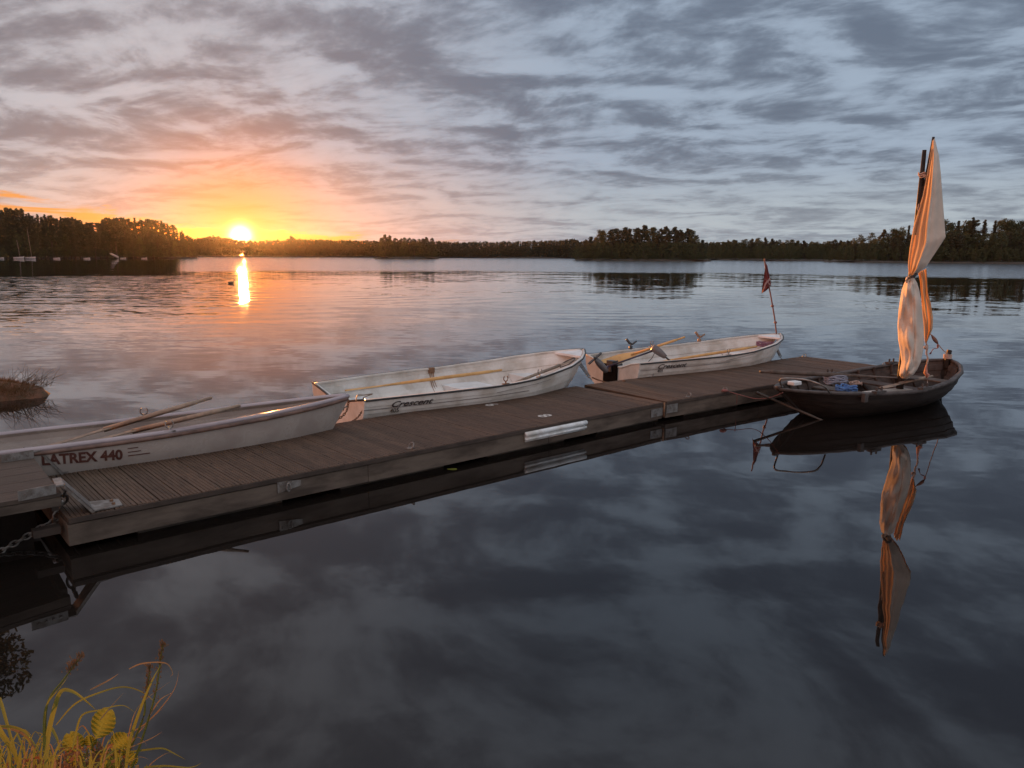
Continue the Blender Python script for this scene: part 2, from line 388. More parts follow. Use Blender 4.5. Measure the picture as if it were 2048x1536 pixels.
def round_tree(h, seed, low=.08, wid=.26):
    r_ = random.Random(seed); cs, ss_ = [], []
    for k in range(60):
        f = r_.random(); z = h*(low+(1-low)*f*.96); R = h*wid*math.sqrt(max(.02, 1-(2*f-.85)**2*.75))*(1-.55*f*f)
        a = r_.random()*2*PI; rr = R*math.sqrt(r_.uniform(.1, 1.))
        c, s_ = clump((rr*math.cos(a), rr*math.sin(a), z), (h*.075, h*.075, h*.055), 46, h*.0145); cs.append(c); ss_.append(s_)
    return np.concatenate(cs), np.concatenate(ss_)
PROTO = {}
def proto(kind, seed):
    fn = {'pine': lambda: pine(10., seed), 'fullpine': lambda: pine(10., seed, .08), 'spruce': lambda: spruce(10., seed), 'leafy': lambda: round_tree(10., seed), 'bush': lambda: round_tree(10., seed, .0, .5)}[kind]
    c, s_ = fn(); me = mesh_quads('crown', leaf_quads(c, s_), FDEC if kind in ('leafy', 'bush') else FPINE)
    t = MB(); top = {'pine': 9., 'fullpine': 9., 'spruce': 9.4, 'leafy': 6.5, 'bush': 2.5}[kind]
    t.tube([(0, 0, -.6), (.05, 0, top*.4), (-.04, .05, top)], [.20, .13, .03], 6)
    for k in range(5):
        z = top*(.4+.11*k); a = k*2.4; t.tube([(0, 0, z), (math.cos(a)*.6, math.sin(a)*.6, z+.25), (math.cos(a)*1.25, math.sin(a)*1.25, z+.35)], [.06, .04, .015], 5)
    tm = bpy.data.meshes.new('trunk'); tm.from_pydata(t.v, [], t.f); tm.materials.append(TRUNK)
    return me, tm
for k_, n_ in (('pine', 3), ('fullpine', 2), ('spruce', 3), ('leafy', 4), ('bush', 2)):
    for i in range(n_): PROTO.setdefault(k_, []).append(proto(k_, 11*i+len(k_)))
def tree(kind, loc, h, label, group, name):
    me, tm = random.choice(PROTO[kind]); o = bpy.data.objects.new(name, None); COL.objects.link(o)
    o.location = loc; s_ = h/10.; wf = random.uniform(.9, 1.25); o.scale = (s_*wf, s_*wf, s_); o.rotation_euler = (0, 0, random.random()*6.28)
    tag(o, label, 'bush' if kind == 'bush' else 'tree', group)
    for n_, q in (('crown', me), ('trunk', tm)):
        c = bpy.data.objects.new(n_, q); COL.objects.link(c); c.parent = o
    return o
NAME = {'pine': 'pine_tree', 'fullpine': 'pine_tree', 'spruce': 'spruce_tree', 'leafy': 'leafy_tree', 'bush': 'shore_bush'}
def wood(prof, dist, kinds, step, labels, group, back=1, depth=9., zb=.35, jit=2.):
    xs = [p[0] for p in prof]; ys = [p[1] for p in prof]
    for row in range(back+1):
        x = xs[0]+(step*.5 if row else 0)
        while x <= xs[-1]:
            y = interp(x, xs, ys)+(random.uniform(0, jit) if row == 0 else random.uniform(2, 9+3*row))
            dd = (dist(x) if callable(dist) else dist)+row*depth+random.uniform(-3, 3)
            p = atd(x+random.uniform(-1, 1)*step*.2, y, dd); h = max(2.5, p.z-zb)
            k = random.choice(kinds); tree(k, (p.x, p.y, zb), h, labels[{'fullpine': 'pine'}.get(k, k)], group+{'fullpine': ' pine', 'bush': ' bush'}.get(k, ' '+k), NAME[k])
            x += step*random.uniform(.75, 1.25)
def land(name, pts, label, top=.5):
    """low shore: outline at the water, raised a little inside"""
    n = len(pts); c = Vector((sum(p[0] for p in pts)/n, sum(p[1] for p in pts)/n, 0)); b = MB(); rings = []
    for f, z in ((1., -.3), (.992, .12), (.97, .35), (.9, top), (.5, top+.3), (.01, top+.4)):
        rings.append([(c.x+(p[0]-c.x)*f, c.y+(p[1]-c.y)*f, z+random.uniform(-.06, .06)) for p in pts])
    b.loft(rings, True, True); o = b.build(name, SOIL, None, True); tag(o, label, None, None, 'structure'); return o
def shore_poly(x0, x1, d0, d1, deep, n=26):
    fr = []
    for i in range(n+1):
        x = lerp(x0, x1, i/n); dd = lerp(d0, d1, i/n)+random.uniform(-2.5, 2.5); p = atd(x, 600, dd); fr.append((p.x, p.y))
    bk = []
    for i in range(n//2+1):
        x = lerp(x1, x0, i/(n//2)); p = atd(x, 600, lerp(d1, d0, i/(n//2))+deep); bk.append((p.x, p.y))
    return fr+bk
left_prof = [(-30, 412), (6, 413), (20, 412), (37, 414), (49, 415), (68, 427), (90, 427), (113, 429), (141, 429), (162, 440), (174, 442), (185, 443), (205, 437), (219, 434), (234, 430), (256, 434), (275, 434), (295, 435), (312, 437), (328, 438), (340, 444), (353, 453), (365, 461), (380, 470), (393, 479)]
def dleft(x): return lerp(262, 300, max(0, min(1, x/393)))
land('left_shore', shore_poly(-220, 398, 255, 295, 90), 'low wooded shore on the left of the lake')
LL = {'pine': 'dark pine in the tall wood on the left shore', 'spruce': 'pointed spruce in the tall wood on the left shore', 'leafy': 'leafy tree in the tall wood on the left shore', 'bush': 'low bush at the foot of the left wood'}
wood(left_prof, dleft, ['pine', 'spruce', 'spruce', 'fullpine'], 10., LL, 'left wood', 1, 14, jit=7.)
wood([(-20, 462), (150, 468), (280, 470), (385, 488)], lambda x: dleft(x)-3, ['leafy', 'leafy', 'fullpine', 'spruce'], 17, LL, 'left wood', 0)
wood([(-20, 452), (200, 462), (300, 462), (383, 486)], lambda x: dleft(x)+34, ['leafy', 'fullpine', 'leafy'], 9, LL, 'left wood', 0)
wood([(-20, 496), (385, 500)], lambda x: dleft(x)-5, ['bush'], 13, LL, 'left wood', 0)
isl = {'pine': 'dark pine on the small island left of centre', 'spruce': 'pointed spruce on the small island left of centre', 'leafy': 'leafy tree on the small island left of centre', 'bush': 'low bush on the shore of the small island'}
land('small_island', shore_poly(750, 880, 318, 318, 30, 14), 'small wooded island left of the middle')
wood([(753, 490), (762, 474), (773, 467), (788, 474), (806, 474), (828, 476), (850, 475), (861, 471), (876, 487)], 328, ['leafy', 'pine', 'fullpine'], 9.5, isl, 'small island', 1, 10)
wood([(753, 500), (876, 501)], 322, ['bush'], 11, isl, 'small island', 0)
isb = {'pine': 'dark pine on the big wooded island', 'spruce': 'pointed spruce on the big wooded island', 'leafy': 'leafy tree on the big wooded island', 'bush': 'low bush on the shore of the big island'}
land('big_island', shore_poly(1148, 1420, 282, 282, 50, 22), 'wooded island right of the middle')
wood([(1152, 491), (1161, 480), (1187, 471), (1198, 456), (1213, 457), (1231, 457), (1249, 454), (1271, 456), (1293, 451), (1319, 456), (1337, 453), (1359, 458), (1388, 457), (1400, 470), (1412, 487)], 294, ['pine', 'leafy', 'fullpine', 'pine'], 14.5, isb, 'big island', 1, 14)
wood([(1154, 492), (1200, 484), (1380, 484), (1412, 496)], 287, ['leafy', 'bush'], 12, isb, 'big island', 0)
wood([(1153, 507), (1416, 508)], 285, ['bush'], 14, isb, 'big island', 0)
rs = {'pine': 'dark pine in the hillside wood on the right shore', 'spruce': 'pointed spruce in the hillside wood on the right shore', 'leafy': 'rounded leafy tree in the hillside wood on the right shore', 'bush': 'round bush at the water below the right wood'}
land('right_shore', shore_poly(1640, 2300, 300, 300, 120), 'wooded shore on the right of the lake')
wood([(1690, 481), (1719, 470), (1739, 461), (1758, 470), (1781, 454), (1804, 454), (1827, 447), (1860, 444), (1889, 434), (1902, 442), (1931, 437), (1959, 430), (1977, 444), (2013, 433), (2070, 441)], 325, ['leafy', 'leafy', 'spruce', 'pine'], 17, rs, 'right wood', 1, 14)
wood([(1660, 494), (1700, 488), (1760, 474), (1850, 466), (2060, 462)], 312, ['leafy', 'leafy', 'fullpine'], 16, rs, 'right wood', 0)
wood([(1650, 505), (1700, 497), (1800, 492), (2060, 496)], 306, ['leafy', 'bush'], 15, rs, 'right wood', 0)
rb = dict(rs); rb = {k: v.replace('hillside wood on the right shore', 'lower wood between big island and right shore').replace('below the right wood', 'below the lower wood') for k, v in rs.items()}
land('middle_right_shore', shore_poly(1405, 1720, 372, 372, 70), 'shore between the big island and the right wood')
wood([(1412, 487), (1432, 484), (1468, 478), (1488, 477), (1520, 473), (1550, 477), (1589, 478), (1628, 482), (1673, 478), (1693, 480), (1715, 478)], 390, ['leafy', 'fullpine', 'leafy'], 12.5, rb, 'lower right wood', 1, 12)
wood([(1418, 498), (1500, 494), (1560, 492), (1700, 497)], 378, ['leafy', 'bush'], 11, rb, 'lower right wood', 0)
wood([(1520, 489), (1582, 489)], 352, ['leafy'], 12, rb, 'lower right wood', 0)
land('inlet_point', shore_poly(1506, 1590, 348, 348, 30, 8), 'low point in the inlet on the right')
# the distant pine wood across the lake reads as one mass
land('far_shore', shore_poly(-200, 2300, 425, 475, 160, 90), 'long far shore under the distant wood', .3)
farp = [(-90, 484), (300, 486), (372, 480), (400, 477), (425, 473), (445, 475), (470, 480), (500, 483), (560, 482), (575, 481), (583, 473), (590, 480), (600, 480), (640, 481), (700, 482), (760, 483), (900, 485), (1000, 485), (1080, 483), (1128, 481), (1140, 479), (1160, 483), (1300, 484), (1420, 486), (1450, 485), (1700, 488), (2160, 486)]
A_ = []
small = [(spruce(10., 90+i)) for i in range(4)]+[(pine(10., 95+i, .15)) for i in range(4)]
for row in range(4):
    x = -90.
    while x < 2160:
        c, s_ = small[random.randrange(8)]; pk = rng.choice(len(c), 230 if row == 0 else 130, replace=False)
        dd = lerp(432, 476, max(0, x-372)/1080)+row*9+random.uniform(-3, 3)
        y = interp(x, [p[0] for p in farp], [p[1] for p in farp])+(random.gauss(0, 1.0) if row > 0 else random.uniform(4, 14))
        p = atd(x, y, dd); h = p.z-.5; a = random.random()*6.28; k = h/10.
        q = c[pk]*k; q = np.stack([q[:, 0]*math.cos(a)-q[:, 1]*math.sin(a), q[:, 0]*math.sin(a)+q[:, 1]*math.cos(a), q[:, 2]], 1)+np.array([p.x, p.y, .5])
        A_.append(leaf_quads(q, s_[pk]*k*3.0)); x += 4.0*random.uniform(.6, 1.4)
for i in range(9000):
    x = random.uniform(-90, 2160); dd = lerp(430, 474, max(0, x-372)/1080)+random.uniform(-2, 30); p = atd(x, 505, dd)
    A_.append(leaf_quads(np.array([[p.x, p.y, random.uniform(.6, 4.6)]]), np.array([random.uniform(.6, 1.3)])))
o = bpy.data.objects.new('forest', mesh_quads('forest', np.concatenate(A_), FPINE)); COL.objects.link(o)
tag(o, 'distant pine wood in one dark band across the lake', None, None, 'stuff')

# ------------------------------------------------------------------ floating dock
ZD = .245
class Frame:
    def __init__(s, A, B):
        s.o = Vector((A[0], A[1], 0)); s.a = Vector((B[0]-A[0], B[1]-A[1], 0)); s.L = s.a.length; s.a.normalize(); s.n = Vector((-s.a.y, s.a.x, 0)); s.rz = math.atan2(s.a.y, s.a.x)
    def p(s, u, v, z): return s.o+s.a*u+s.n*v+Vector((0, 0, z))
def ring_fitting(parent, c, ax, r=.035, name='mooring_ring'):
    ax = Vector(ax).normalized(); q = ax.cross(Vector((0, 0, 1))); b = MB()
    up = (Vector((0, 0, 1))+ax*.6).normalized()
    b.tube([Vector(c)+q*(r*math.cos(t))+up*(r*math.sin(t)+r*.8) for t in np.linspace(0, 2*PI, 15)[:-1]], .007, 6, True)
    b.box(Vector(c)+Vector((0, 0, .004)), (.07, .04, .008), ax, q); return b.build(name, STEEL, parent, True)
def deck_section(fr, W_, label, label_group=None, pitch=.145, seed=0, f0=0.0):
    root = thing('floating_dock', fr.p(0, 0, 0), label, 'dock', 'sections of the floating dock', fr.rz)
    r_ = random.Random(seed); b = MB(); n = int(fr.L/pitch); pt = fr.L/n
    for i in range(n):
        u0 = i*pt+.005; wd = pt-.010; dz = r_.uniform(-.0015, .0015); e0, e1 = r_.uniform(-.006, .006), r_.uniform(-.006, .006)
        prof = [(0, -.028), (0, 0)]
        for k in range(1, 5):
            c = wd*k/5; prof += [(c-.004, 0), (c-.002, -.005), (c+.002, -.005), (c+.004, 0)]
        prof += [(wd, 0), (wd, -.028)]
        A0 = [fr.p(u0+q[0], -.025+e0, ZD+q[1]+dz) for q in prof]; A1 = [fr.p(u0+q[0], W_+.015+e1, ZD+q[1]+dz) for q in prof]
        b.loft([A0, A1])
    b.build('decking', DECK, root)
    b = MB()
    for i in range(n):
        for v in (.035, W_*.5, W_-.035):
            for f in (.22, .78):
                c = fr.p((i+f)*pt, v+r_.uniform(-.006, .006), ZD+.0015); b.tube([c-Vector((0, 0, .004)), c+Vector((0, 0, .0012))], .0048, 6)
    b.build('screws', mat('screw_steel', (.05, .035, .03), .6, metal=.3), root)
    b = MB()
    # fascia boards, butted, slightly uneven, on both long sides; thinner dark bearer over
    joints = [0, fr.L*.36, fr.L*.7, fr.L]
    for k in range(3):
        u0, u1 = joints[k]+.002, joints[k+1]-.002
        for v in (0.0, W_): b.box(fr.p((u0+u1)/2, v, ZD-.125), (u1-u0, .045, .155+r_.uniform(-.006, .006)), fr.a, fr.n)
    for u in (.026, fr.L-.026): b.box(fr.p(u, W_/2, ZD-.125), (.045, W_-.05, .16), fr.a, fr.n)
    b.build('side_board', FASC, root, bevel=.004)
    b = MB()
    for v in (.012, W_-.012): b.box(fr.p(fr.L/2, v, ZD-.036), (fr.L-.01, .05, .012), fr.a, fr.n)
    for v in (-.033, W_+.023): b.box(fr.p(fr.L/2, v, ZD-.022), (fr.L-.02, .010, .034), fr.a, fr.n)
    b.build('bearer', FASD, root)
    # concrete floats below
    u = .45
    while u+1.0 < fr.L:
        b = MB(); b.box(fr.p(u+.55, W_/2, .0), (1.1, W_-.14, .16), fr.a, fr.n); b.build('float', FLOAT, root, bevel=.01); u += 1.62
    b = MB(); b.box(fr.p(fr.L/2, W_/2, .0), (fr.L-.2, W_-.5, .15), fr.a, fr.n); b.build('core_float', DARKF, root)
    return root
S1 = Frame((-2.985, 4.83), (1.815, 9.015)); S2 = Frame((1.862, 9.045), (6.05, 12.185)); WD = 1.43; WD1 = 1.42
dock1 = deck_section(S1, WD1, 'long near section of the floating wooden dock beside the white boats', seed=1)
dock2 = deck_section(S2, WD, 'far end section of the floating wooden dock beside the tarred boat', seed=2)
def on_dock(fr, x, y, z=ZD):
    p = at(x, y, z)-fr.o; return p.dot(fr.a), p.dot(fr.n)
for fr, root, x, y in ((S1, dock1, 820, 897), (S1, dock1, 636, 858), (S2, dock2, 1385, 796), (S2, dock2, 1450, 783), (S2, dock2, 1300, 753), (S2, dock2, 1608, 714), (S2, dock2, 1769, 731)):
    u, v = on_dock(fr, x, y); ring_fitting(root, fr.p(u, max(.02, min(WD-.02, v)), ZD), fr.a, .032)
def text_mesh(s, size, shear=0., off=0., space=1.):
    cu = bpy.data.curves.new('t', 'FONT'); cu.body = s; cu.size = size; cu.shear = shear; cu.offset = off; cu.space_character = space
    cu.resolution_u = 4
    to = bpy.data.objects.new('t', cu); COL.objects.link(to); bpy.context.view_layer.update()
    me = bpy.data.meshes.new_from_object(to); V_ = [v.co.copy() for v in me.vertices]; Fc = [tuple(p.vertices) for p in me.polygons]
    bpy.data.objects.remove(to); bpy.data.curves.remove(cu); return V_, Fc
DIG = mat('white_deck_paint', (.62, .60, .57), .7, (.40, .36, .32), 30)
for ch, x, y, fr, root in (('5', 343, 906, S1, dock1), ('6', 976, 809, S1, dock1), ('8', 1090, 832, S1, dock1)):
    u, v = on_dock(fr, x, y); v = min(v, WD1-.27); V_, Fc = text_mesh(ch, .24, off=.003); cx = sum(q.x for q in V_)/len(V_); cy = sum(q.y for q in V_)/len(V_)
    b = MB(); b.add([fr.p(u+(q.y-cy), v-(q.x-cx), ZD+.0045) for q in V_], Fc); b.build('painted_number', DIG, root)
# white rubbing fender on the near side of section 1
u0, u1 = on_dock(S1, 1030, 866, .18)[0], on_dock(S1, 1156, 843, .18)[0]
b = MB()
for zz, rr in ((.192, .025), (.140, .015)):
    b.tube([S1.p(lerp(u0, u1, t), -.045, zz) for t in np.linspace(0, 1, 12)], rr, 10)
b.box(S1.p((u0+u1)/2, -.03, .165), (u1-u0-.02, .016, .11), S1.a, S1.n)
fe = b.build('fender', FENDM, dock1, True)
# plates
def plate(root, fr, u, v, z, w_, h_, name, holes=4, tri=False):
    b = MB()
    poly = [fr.p(u, v, z), fr.p(u+w_, v, z+(h_*.28 if tri else 0)), fr.p(u+w_, v, z+(h_*.72 if tri else h_)), fr.p(u, v, z+h_)]
    b.prism(poly, -fr.n*.006)
    for k in range(holes):
        c = fr.p(u+w_*(.14+.24*k), v-.006, z+h_*(.3 if k % 2 else .7)*(1 if not tri else 1)); b.tube([c, c-fr.n*.006], .008, 6)
    return b.build(name, STEEL, root)
uu = on_dock(S1, 552, 972, .17)[0]; pl = plate(dock1, S1, uu, -.028, .115, .20, .10, 'ring_plate', 3, True)
b = MB(); c = S1.p(uu+.085, -.045, .175)
b.tube([c+S1.a*(.018*math.cos(t))+Vector((0, 0, -.02+.034*math.sin(t)))-S1.n*.008 for t in np.linspace(0, 2*PI, 13)[:-1]], .0065, 6, True); b.build('ring', STEEL, pl, True)
plate(dock1, S1, S1.L-.225, -.028, .085, .22, .095, 'hinge_plate'); plate(dock2, S2, .005, -.028, .10, .20, .13, 'hinge_plate')
b = MB(); b.tube([S1.p(S1.L+.012, -.04, .07), S1.p(S1.L+.012, -.04, .24)], .013, 8); b.build('hinge_pin', RUST, dock1, True)

# gangway
ZG = .415
G0 = at(121, 985, ZG); G1 = at(60, 906, ZG); GL = at(-60, 1022, ZG)
ga = Vector((GL.x-G0.x, GL.y-G0.y, 0)).normalized(); gn = Vector((G1.x-G0.x, G1.y-G0.y, 0)); GW = gn.length; gn.normalize()
gang = thing('gangway', (G0.x, G0.y, 0), 'sloping wooden gangway reaching the dock from the bank', 'gangway', None, math.atan2(ga.y, ga.x))
b = MB(); nb = 6
for k in range(nb):
    v0 = GW*k/nb+.003; v1 = GW*(k+1)/nb-.003
    P0 = G0+gn*v0; P1 = G0+gn*v1; P2 = P1+ga*3.2+Vector((0, 0, .12)); P3 = P0+ga*3.2+Vector((0, 0, .12))
    b.prism([P0, P1, P2, P3], (0, 0, -.028))
b.build('boards', GANG, gang)
b = MB()
for v in (.03, GW-.03):
    P0 = G0+gn*v+Vector((0, 0, -.085)); P1 = P0+ga*3.2+Vector((0, 0, .12)); d_ = (P1-P0).normalized()
    b.box((P0+P1)/2+Vector((0, 0, .022)), (3.2, .045, .06), d_, gn, d_.cross(gn))
b.build('stringer', FASC, gang)
b = MB(); b.box(G0+gn*GW/2+ga*.03+Vector((0, 0, -.085)), (.045, GW-.11, .10), ga, gn); b.box(S1.p(-.10, .12, .14), (.16, .08, .05), S1.a, S1.n); b.build('end_beam', FASD, gang)
# bent steel hinge straps, each with its chain links
def strap(c0, fo, lab):
    """c0 = corner on the gangway end, fo = foot on the dock (world)"""
    r = thing('hinge_strap', (c0.x, c0.y, 0), lab, 'bracket', 'steel straps joining gangway and dock')
    b = MB(); e = (fo-c0); e.z = 0; e.normalize(); q = Vector((-e.y, e.x, 0)); hw = .10
    pts = [c0+ga*.02+Vector((0, 0, .045)), c0+e*.03+Vector((0, 0, .045)), fo-e*.02+Vector((0, 0, .015)), fo+e*.16+Vector((0, 0, .012))]
    top = []; bot = []
    for k, p in enumerate(pts):
        wd_ = hw*(1.0, 1.0, 1.15, .8)[k]; top.append((p+q*wd_, p-q*wd_))
    for k in range(3):
        b.prism([top[k][0], top[k][1], top[k+1][1], top[k+1][0]], (0, 0, -.009))
    # upright flange along the near edge
    for k in (1,):
        p0, p1 = top[k][1], top[k+1][1]; b.prism([p0, p1, p1+Vector((0, 0, -.035)), p0+Vector((0, 0, -.035))], q*.008)
    b.build('bent_plate', STEEL, r)
    b = MB(); p0 = top[0][1]-ga*0; f0 = p0+ga*.22
    b.prism([p0+Vector((0, 0, .012)), f0+Vector((0, 0, .012)), f0+Vector((0, 0, -.055)), p0+Vector((0, 0, -.055))], q*.008)
    for k in range(4):
        c = lerp(p0, f0, .2+.2*k)+Vector((0, 0, -.025)); b.tube([c-q*.002, c-q*.012], .010, 6)
    b.build('side_flange', STEEL, r)
    b = MB()
    for s_ in (-1, 1): c = fo+e*.11+q*(s_*.04)+Vector((0, 0, .012)); b.tube([c, c+Vector((0, 0, .014))], .012, 6)
    b.build('bolt', RUST, r); return r
strap(G0+gn*.09+Vector((0, 0, .01)), S1.p(.20, .10, ZD), 'bent steel strap nearest the camera joining gangway to dock, chain hanging beside it')
strap(G0+gn*(GW-.10)+Vector((0, 0, .01)), S1.p(.20, WD1-.16, ZD), 'bent steel strap at the far corner of the gangway below the lettered boat')
def chain(name, pts, L_, r, material, label, cat='chain', group=None):
    pts = spline(pts, 10); cum = [0]
    for i in range(1, len(pts)): cum.append(cum[-1]+(pts[i]-pts[i-1]).length)
    def pos(s):
        k = min(max(int(np.searchsorted(cum, s))-1, 0), len(pts)-2); t = (s-cum[k])/max(cum[k+1]-cum[k], 1e-6); return pts[k].lerp(pts[k+1], t)
    b = MB(); n = max(2, int(cum[-1]/(L_*.72)))
    for i in range(n):
        s = cum[-1]*(i+.5)/n; c = pos(s); t = (pos(min(s+.01, cum[-1]))-pos(max(s-.01, 0))).normalized()
        q = t.cross(Vector((0, 0, 1)) if abs(t.z) < .9 else Vector((1, 0, 0))).normalized(); u_ = t.cross(q)
        wv = (q*.8+u_*.6) if i % 2 else (u_*.8-q*.6)
        b.tube([c+t*(L_*.5*math.cos(a)*(1 if abs(math.cos(a)) > .5 else 1))+wv*(L_*.30*math.sin(a)) for a in np.linspace(0, 2*PI, 13)[:-1]], r, 5, True)
    o = b.build(name, material, None, True); return tag(o, label, cat, group)
chain('chain', [at(132, 975, .40), at(126, 1000, .30), at(118, 1020, .22), at(112, 1040, .15)], .085, .010, STEEL, 'short heavy steel chain hanging from the near gangway strap')
chain('chain', [at(57, 925, .36), at(55, 934, .32), at(51, 942, .28)], .06, .008, STEEL, 'short steel chain hanging from the far gangway strap')
chain('chain', [at(112, 1040, .14), at(84, 1054, .10), at(45, 1078, .05), at(0, 1103, .01), at(-60, 1140, -.05)], .062, .0065, STEEL, 'galvanised mooring chain running down left into the water')

# ------------------------------------------------------------------ boats
class Boat:
    def __init__(s, S, B, W_, zs, zm, zb, ft, fv, zt=.45, rake=.42, keel=-.10, pw=2.4, ex=.62, nstr=4, floor=.05, double=False, rake0=0., strake=.012):
        s.S = Vector((S[0], S[1], 0)); s.B = Vector((B[0], B[1], 0)); s.L = (s.B-s.S).length; s.a = (s.B-s.S)/s.L; s.n = Vector((s.a.y, -s.a.x, 0))
        s.W = W_; s.zs, s.zm, s.zb, s.ft, s.fv, s.zt, s.rake, s.keel0, s.pw, s.ex, s.nstr, s.floor, s.double, s.rake0, s.strake = zs, zm, zb, ft, fv, zt, rake, keel, pw, ex, nstr, floor, double, rake0, strake
        s.rz = math.atan2(s.a.y, s.a.x)
    def half(s, t): return s.W/2*interp(t, s.ft, s.fv)
    def sheer(s, t): return s.zm+(s.zs-s.zm)*max(0, 1-t/s.zt)**1.6+(s.zb-s.zm)*max(0, (t-s.zt)/(1-s.zt))**1.7
    def keel(s, t):
        k = s.keel0+.16*max(0, (t-.8)/.2)**2
        if s.double: k += .16*max(0, (.2-t)/.2)**2
        return k
    def pt(s, t, q, side, off=0., zfloor=None, xin=0.):
        """side +1 = near the camera"""
        sh, ke = s.sheer(t), s.keel(t); z = sh+(ke-sh)*q
        y = s.half(t)*max(0., 1-q**s.pw)**s.ex
        z0 = z
        if zfloor is not None:
            z = max(z, zfloor)
            if z0 < zfloor:
                qf = (sh-zfloor)/(sh-ke); yf = s.half(t)*max(0., 1-qf**s.pw)**s.ex; y = yf*max(0., (1-q)/(1-qf)) if qf < 1 else y
        y = max(y-off, .0)
        x = t*s.L - s.rake*q*sm((t-.55)/.45)**1.5 + s.rake0*q*sm((.4-t)/.4)**1.5
        return s.S+s.a*x+s.n*(y*side)+Vector((0, 0, z))
    def hull(s, root, outer, inner, rim_w=.05, nt=44):
        ts = [(i/nt) for i in range(nt+1)]; ts = [1-(1-t)**1.25 for t in ts] if not s.double else [.5-.5*math.cos(PI*t) for t in ts]
        qs = []
        for k in range(s.nstr):
            a0, a1 = k/s.nstr*.62, (k+1)/s.nstr*.62
            for j in range(3): qs.append((a0+(a1-a0)*j/3+(.003 if j == 0 and k else 0), s.strake*(1-j/3.) * (0 if k == 0 else 1)))
            qs.append((a1-.003, 0.))
        qs += [(q, 0.) for q in (.68, .76, .84, .91, .96, 1.)]
        b = MB(); rings = []
        for t in ts: rings.append([s.pt(t, q, 1, o) for q, o in qs]+[s.pt(t, q, -1, o) for q, o in reversed(qs)])
        b.loft(rings, False, False); o1 = b.build('hull', outer, root, True)
        es = o1.modifiers.new('edges', 'EDGE_SPLIT'); es.split_angle = math.radians(28)
        b = MB(); rings = []
        tin = [min(max(t, .012), .985) for t in ts]
        qi = [0., .001, .06, .14, .16, .3, .32, .45, .47, .6, .7, .8, .9, 1.]
        io = [rim_w, rim_w, .028, .028, .043, .043, .03, .03, .045, .045, .045, .045, .04, .03]
        for t in tin: rings.append([s.pt(t, q, 1, o, s.floor) for q, o in zip(qi, io)]+[s.pt(t, q, -1, o, s.floor) for q, o in reversed(list(zip(qi, io)))])
        b.loft(rings, False, False); o2 = b.build('inner_shell', inner, root, True)
        es = o2.modifiers.new('edges', 'EDGE_SPLIT'); es.split_angle = math.radians(28)
        return o1, o2
    def rim(s, root, material, name='gunwale', w_=.055, h_=.03, out=.008, t0=0., t1=1., dz=0.):
        b = MB(); N = 60; rings = []
        for side in (1, -1):
            rings = []
            for i in range(N+1):
                t = t0+(t1-t0)*i/N; t = min(t, .999)
                p = s.pt(t, 0., side); hw = min(w_, s.half(t)+out)
                rings.append([p+s.n*side*out+Vector((0, 0, -h_+dz)), p+s.n*side*out+Vector((0, 0, dz-.006)), p+s.n*side*(out-.006)+Vector((0, 0, dz)), p+s.n*side*(out-hw+.004)+Vector((0, 0, dz)), p+s.n*side*(out-hw)+Vector((0, 0, -h_*.5+dz)), p+s.n*side*(out-hw)+Vector((0, 0, -h_+dz))])
            b.loft(rings)
        return b.build(name, material, root, True)
    def rail(s, root, material, r=.014, dz=-.012, name='rub_rail', t1=1.):
        b = MB(); pts = [s.pt(min(t, .999), 0., 1)+s.n*.010 for t in np.linspace(0, t1, 50)]
        pts2 = [s.pt(min(t, .999), 0., -1)-s.n*.010 for t in np.linspace(t1, 0, 50)]
        b.tube([p+Vector((0, 0, dz)) for p in pts+[(pts[-1]+pts2[0])/2+s.a*.02]+pts2], r, 7); return b.build(name, material, root, True)
    def transom(s, root, material, notch=.10, nw=.22, th=.045, name='transom', flat=.0):
        qs = [0, .1, .25, .4, .55, .7, .82, .92, 1.]
        A = [s.pt(0, q, 1) for q in qs]; B_ = [s.pt(0, q, -1) for q in reversed(qs[:-1])]
        z = s.sheer(0); hw = s.half(0)
        top = [s.S-s.n*(hw*.72)+Vector((0, 0, z-.035)), s.S-s.n*nw+Vector((0, 0, z-notch)), s.S+s.n*nw+Vector((0, 0, z-notch)), s.S+s.n*(hw*.72)+Vector((0, 0, z-.035))]
        b = MB(); b.prism([p-s.a*.012 for p in A+B_+top], s.a*th); return b.build(name, material, root)
    def bench(s, root, material, t0, t1, z, name='bench', wall=True):
        b = MB(); n = 6; rings = []
        def te(t, q): return min(1., t+s.rake*q*sm((t-.55)/.45)**1.5/s.L)
        def hw(t):
            sh, ke = s.sheer(t), s.keel(t); q = (sh-z)/(sh-ke); return (s.half(te(t, q))*max(0, 1-q**s.pw)**s.ex-.035)*(.9 if s.double else 1)
        zb = s.floor+.002 if wall else z-.025
        def hb(t):
            sh, ke = s.sheer(t), s.keel(t); q = (sh-max(zb, ke+.02))/(sh-ke); return min(hw(t), s.half(te(t, q))*max(0, 1-q**s.pw)**s.ex-.03)
        for i in range(n+1):
            t = lerp(t0, t1, i/n); x = s.S+s.a*(t*s.L)
            h1, h2 = hw(t), hb(t)
            rings.append([x+s.n*h2+Vector((0, 0, zb)), x+s.n*h1+Vector((0, 0, z)), x-s.n*h1+Vector((0, 0, z)), x-s.n*h2+Vector((0, 0, zb))])
        b.loft(rings); return b.build(name, material, root, bevel=.008)
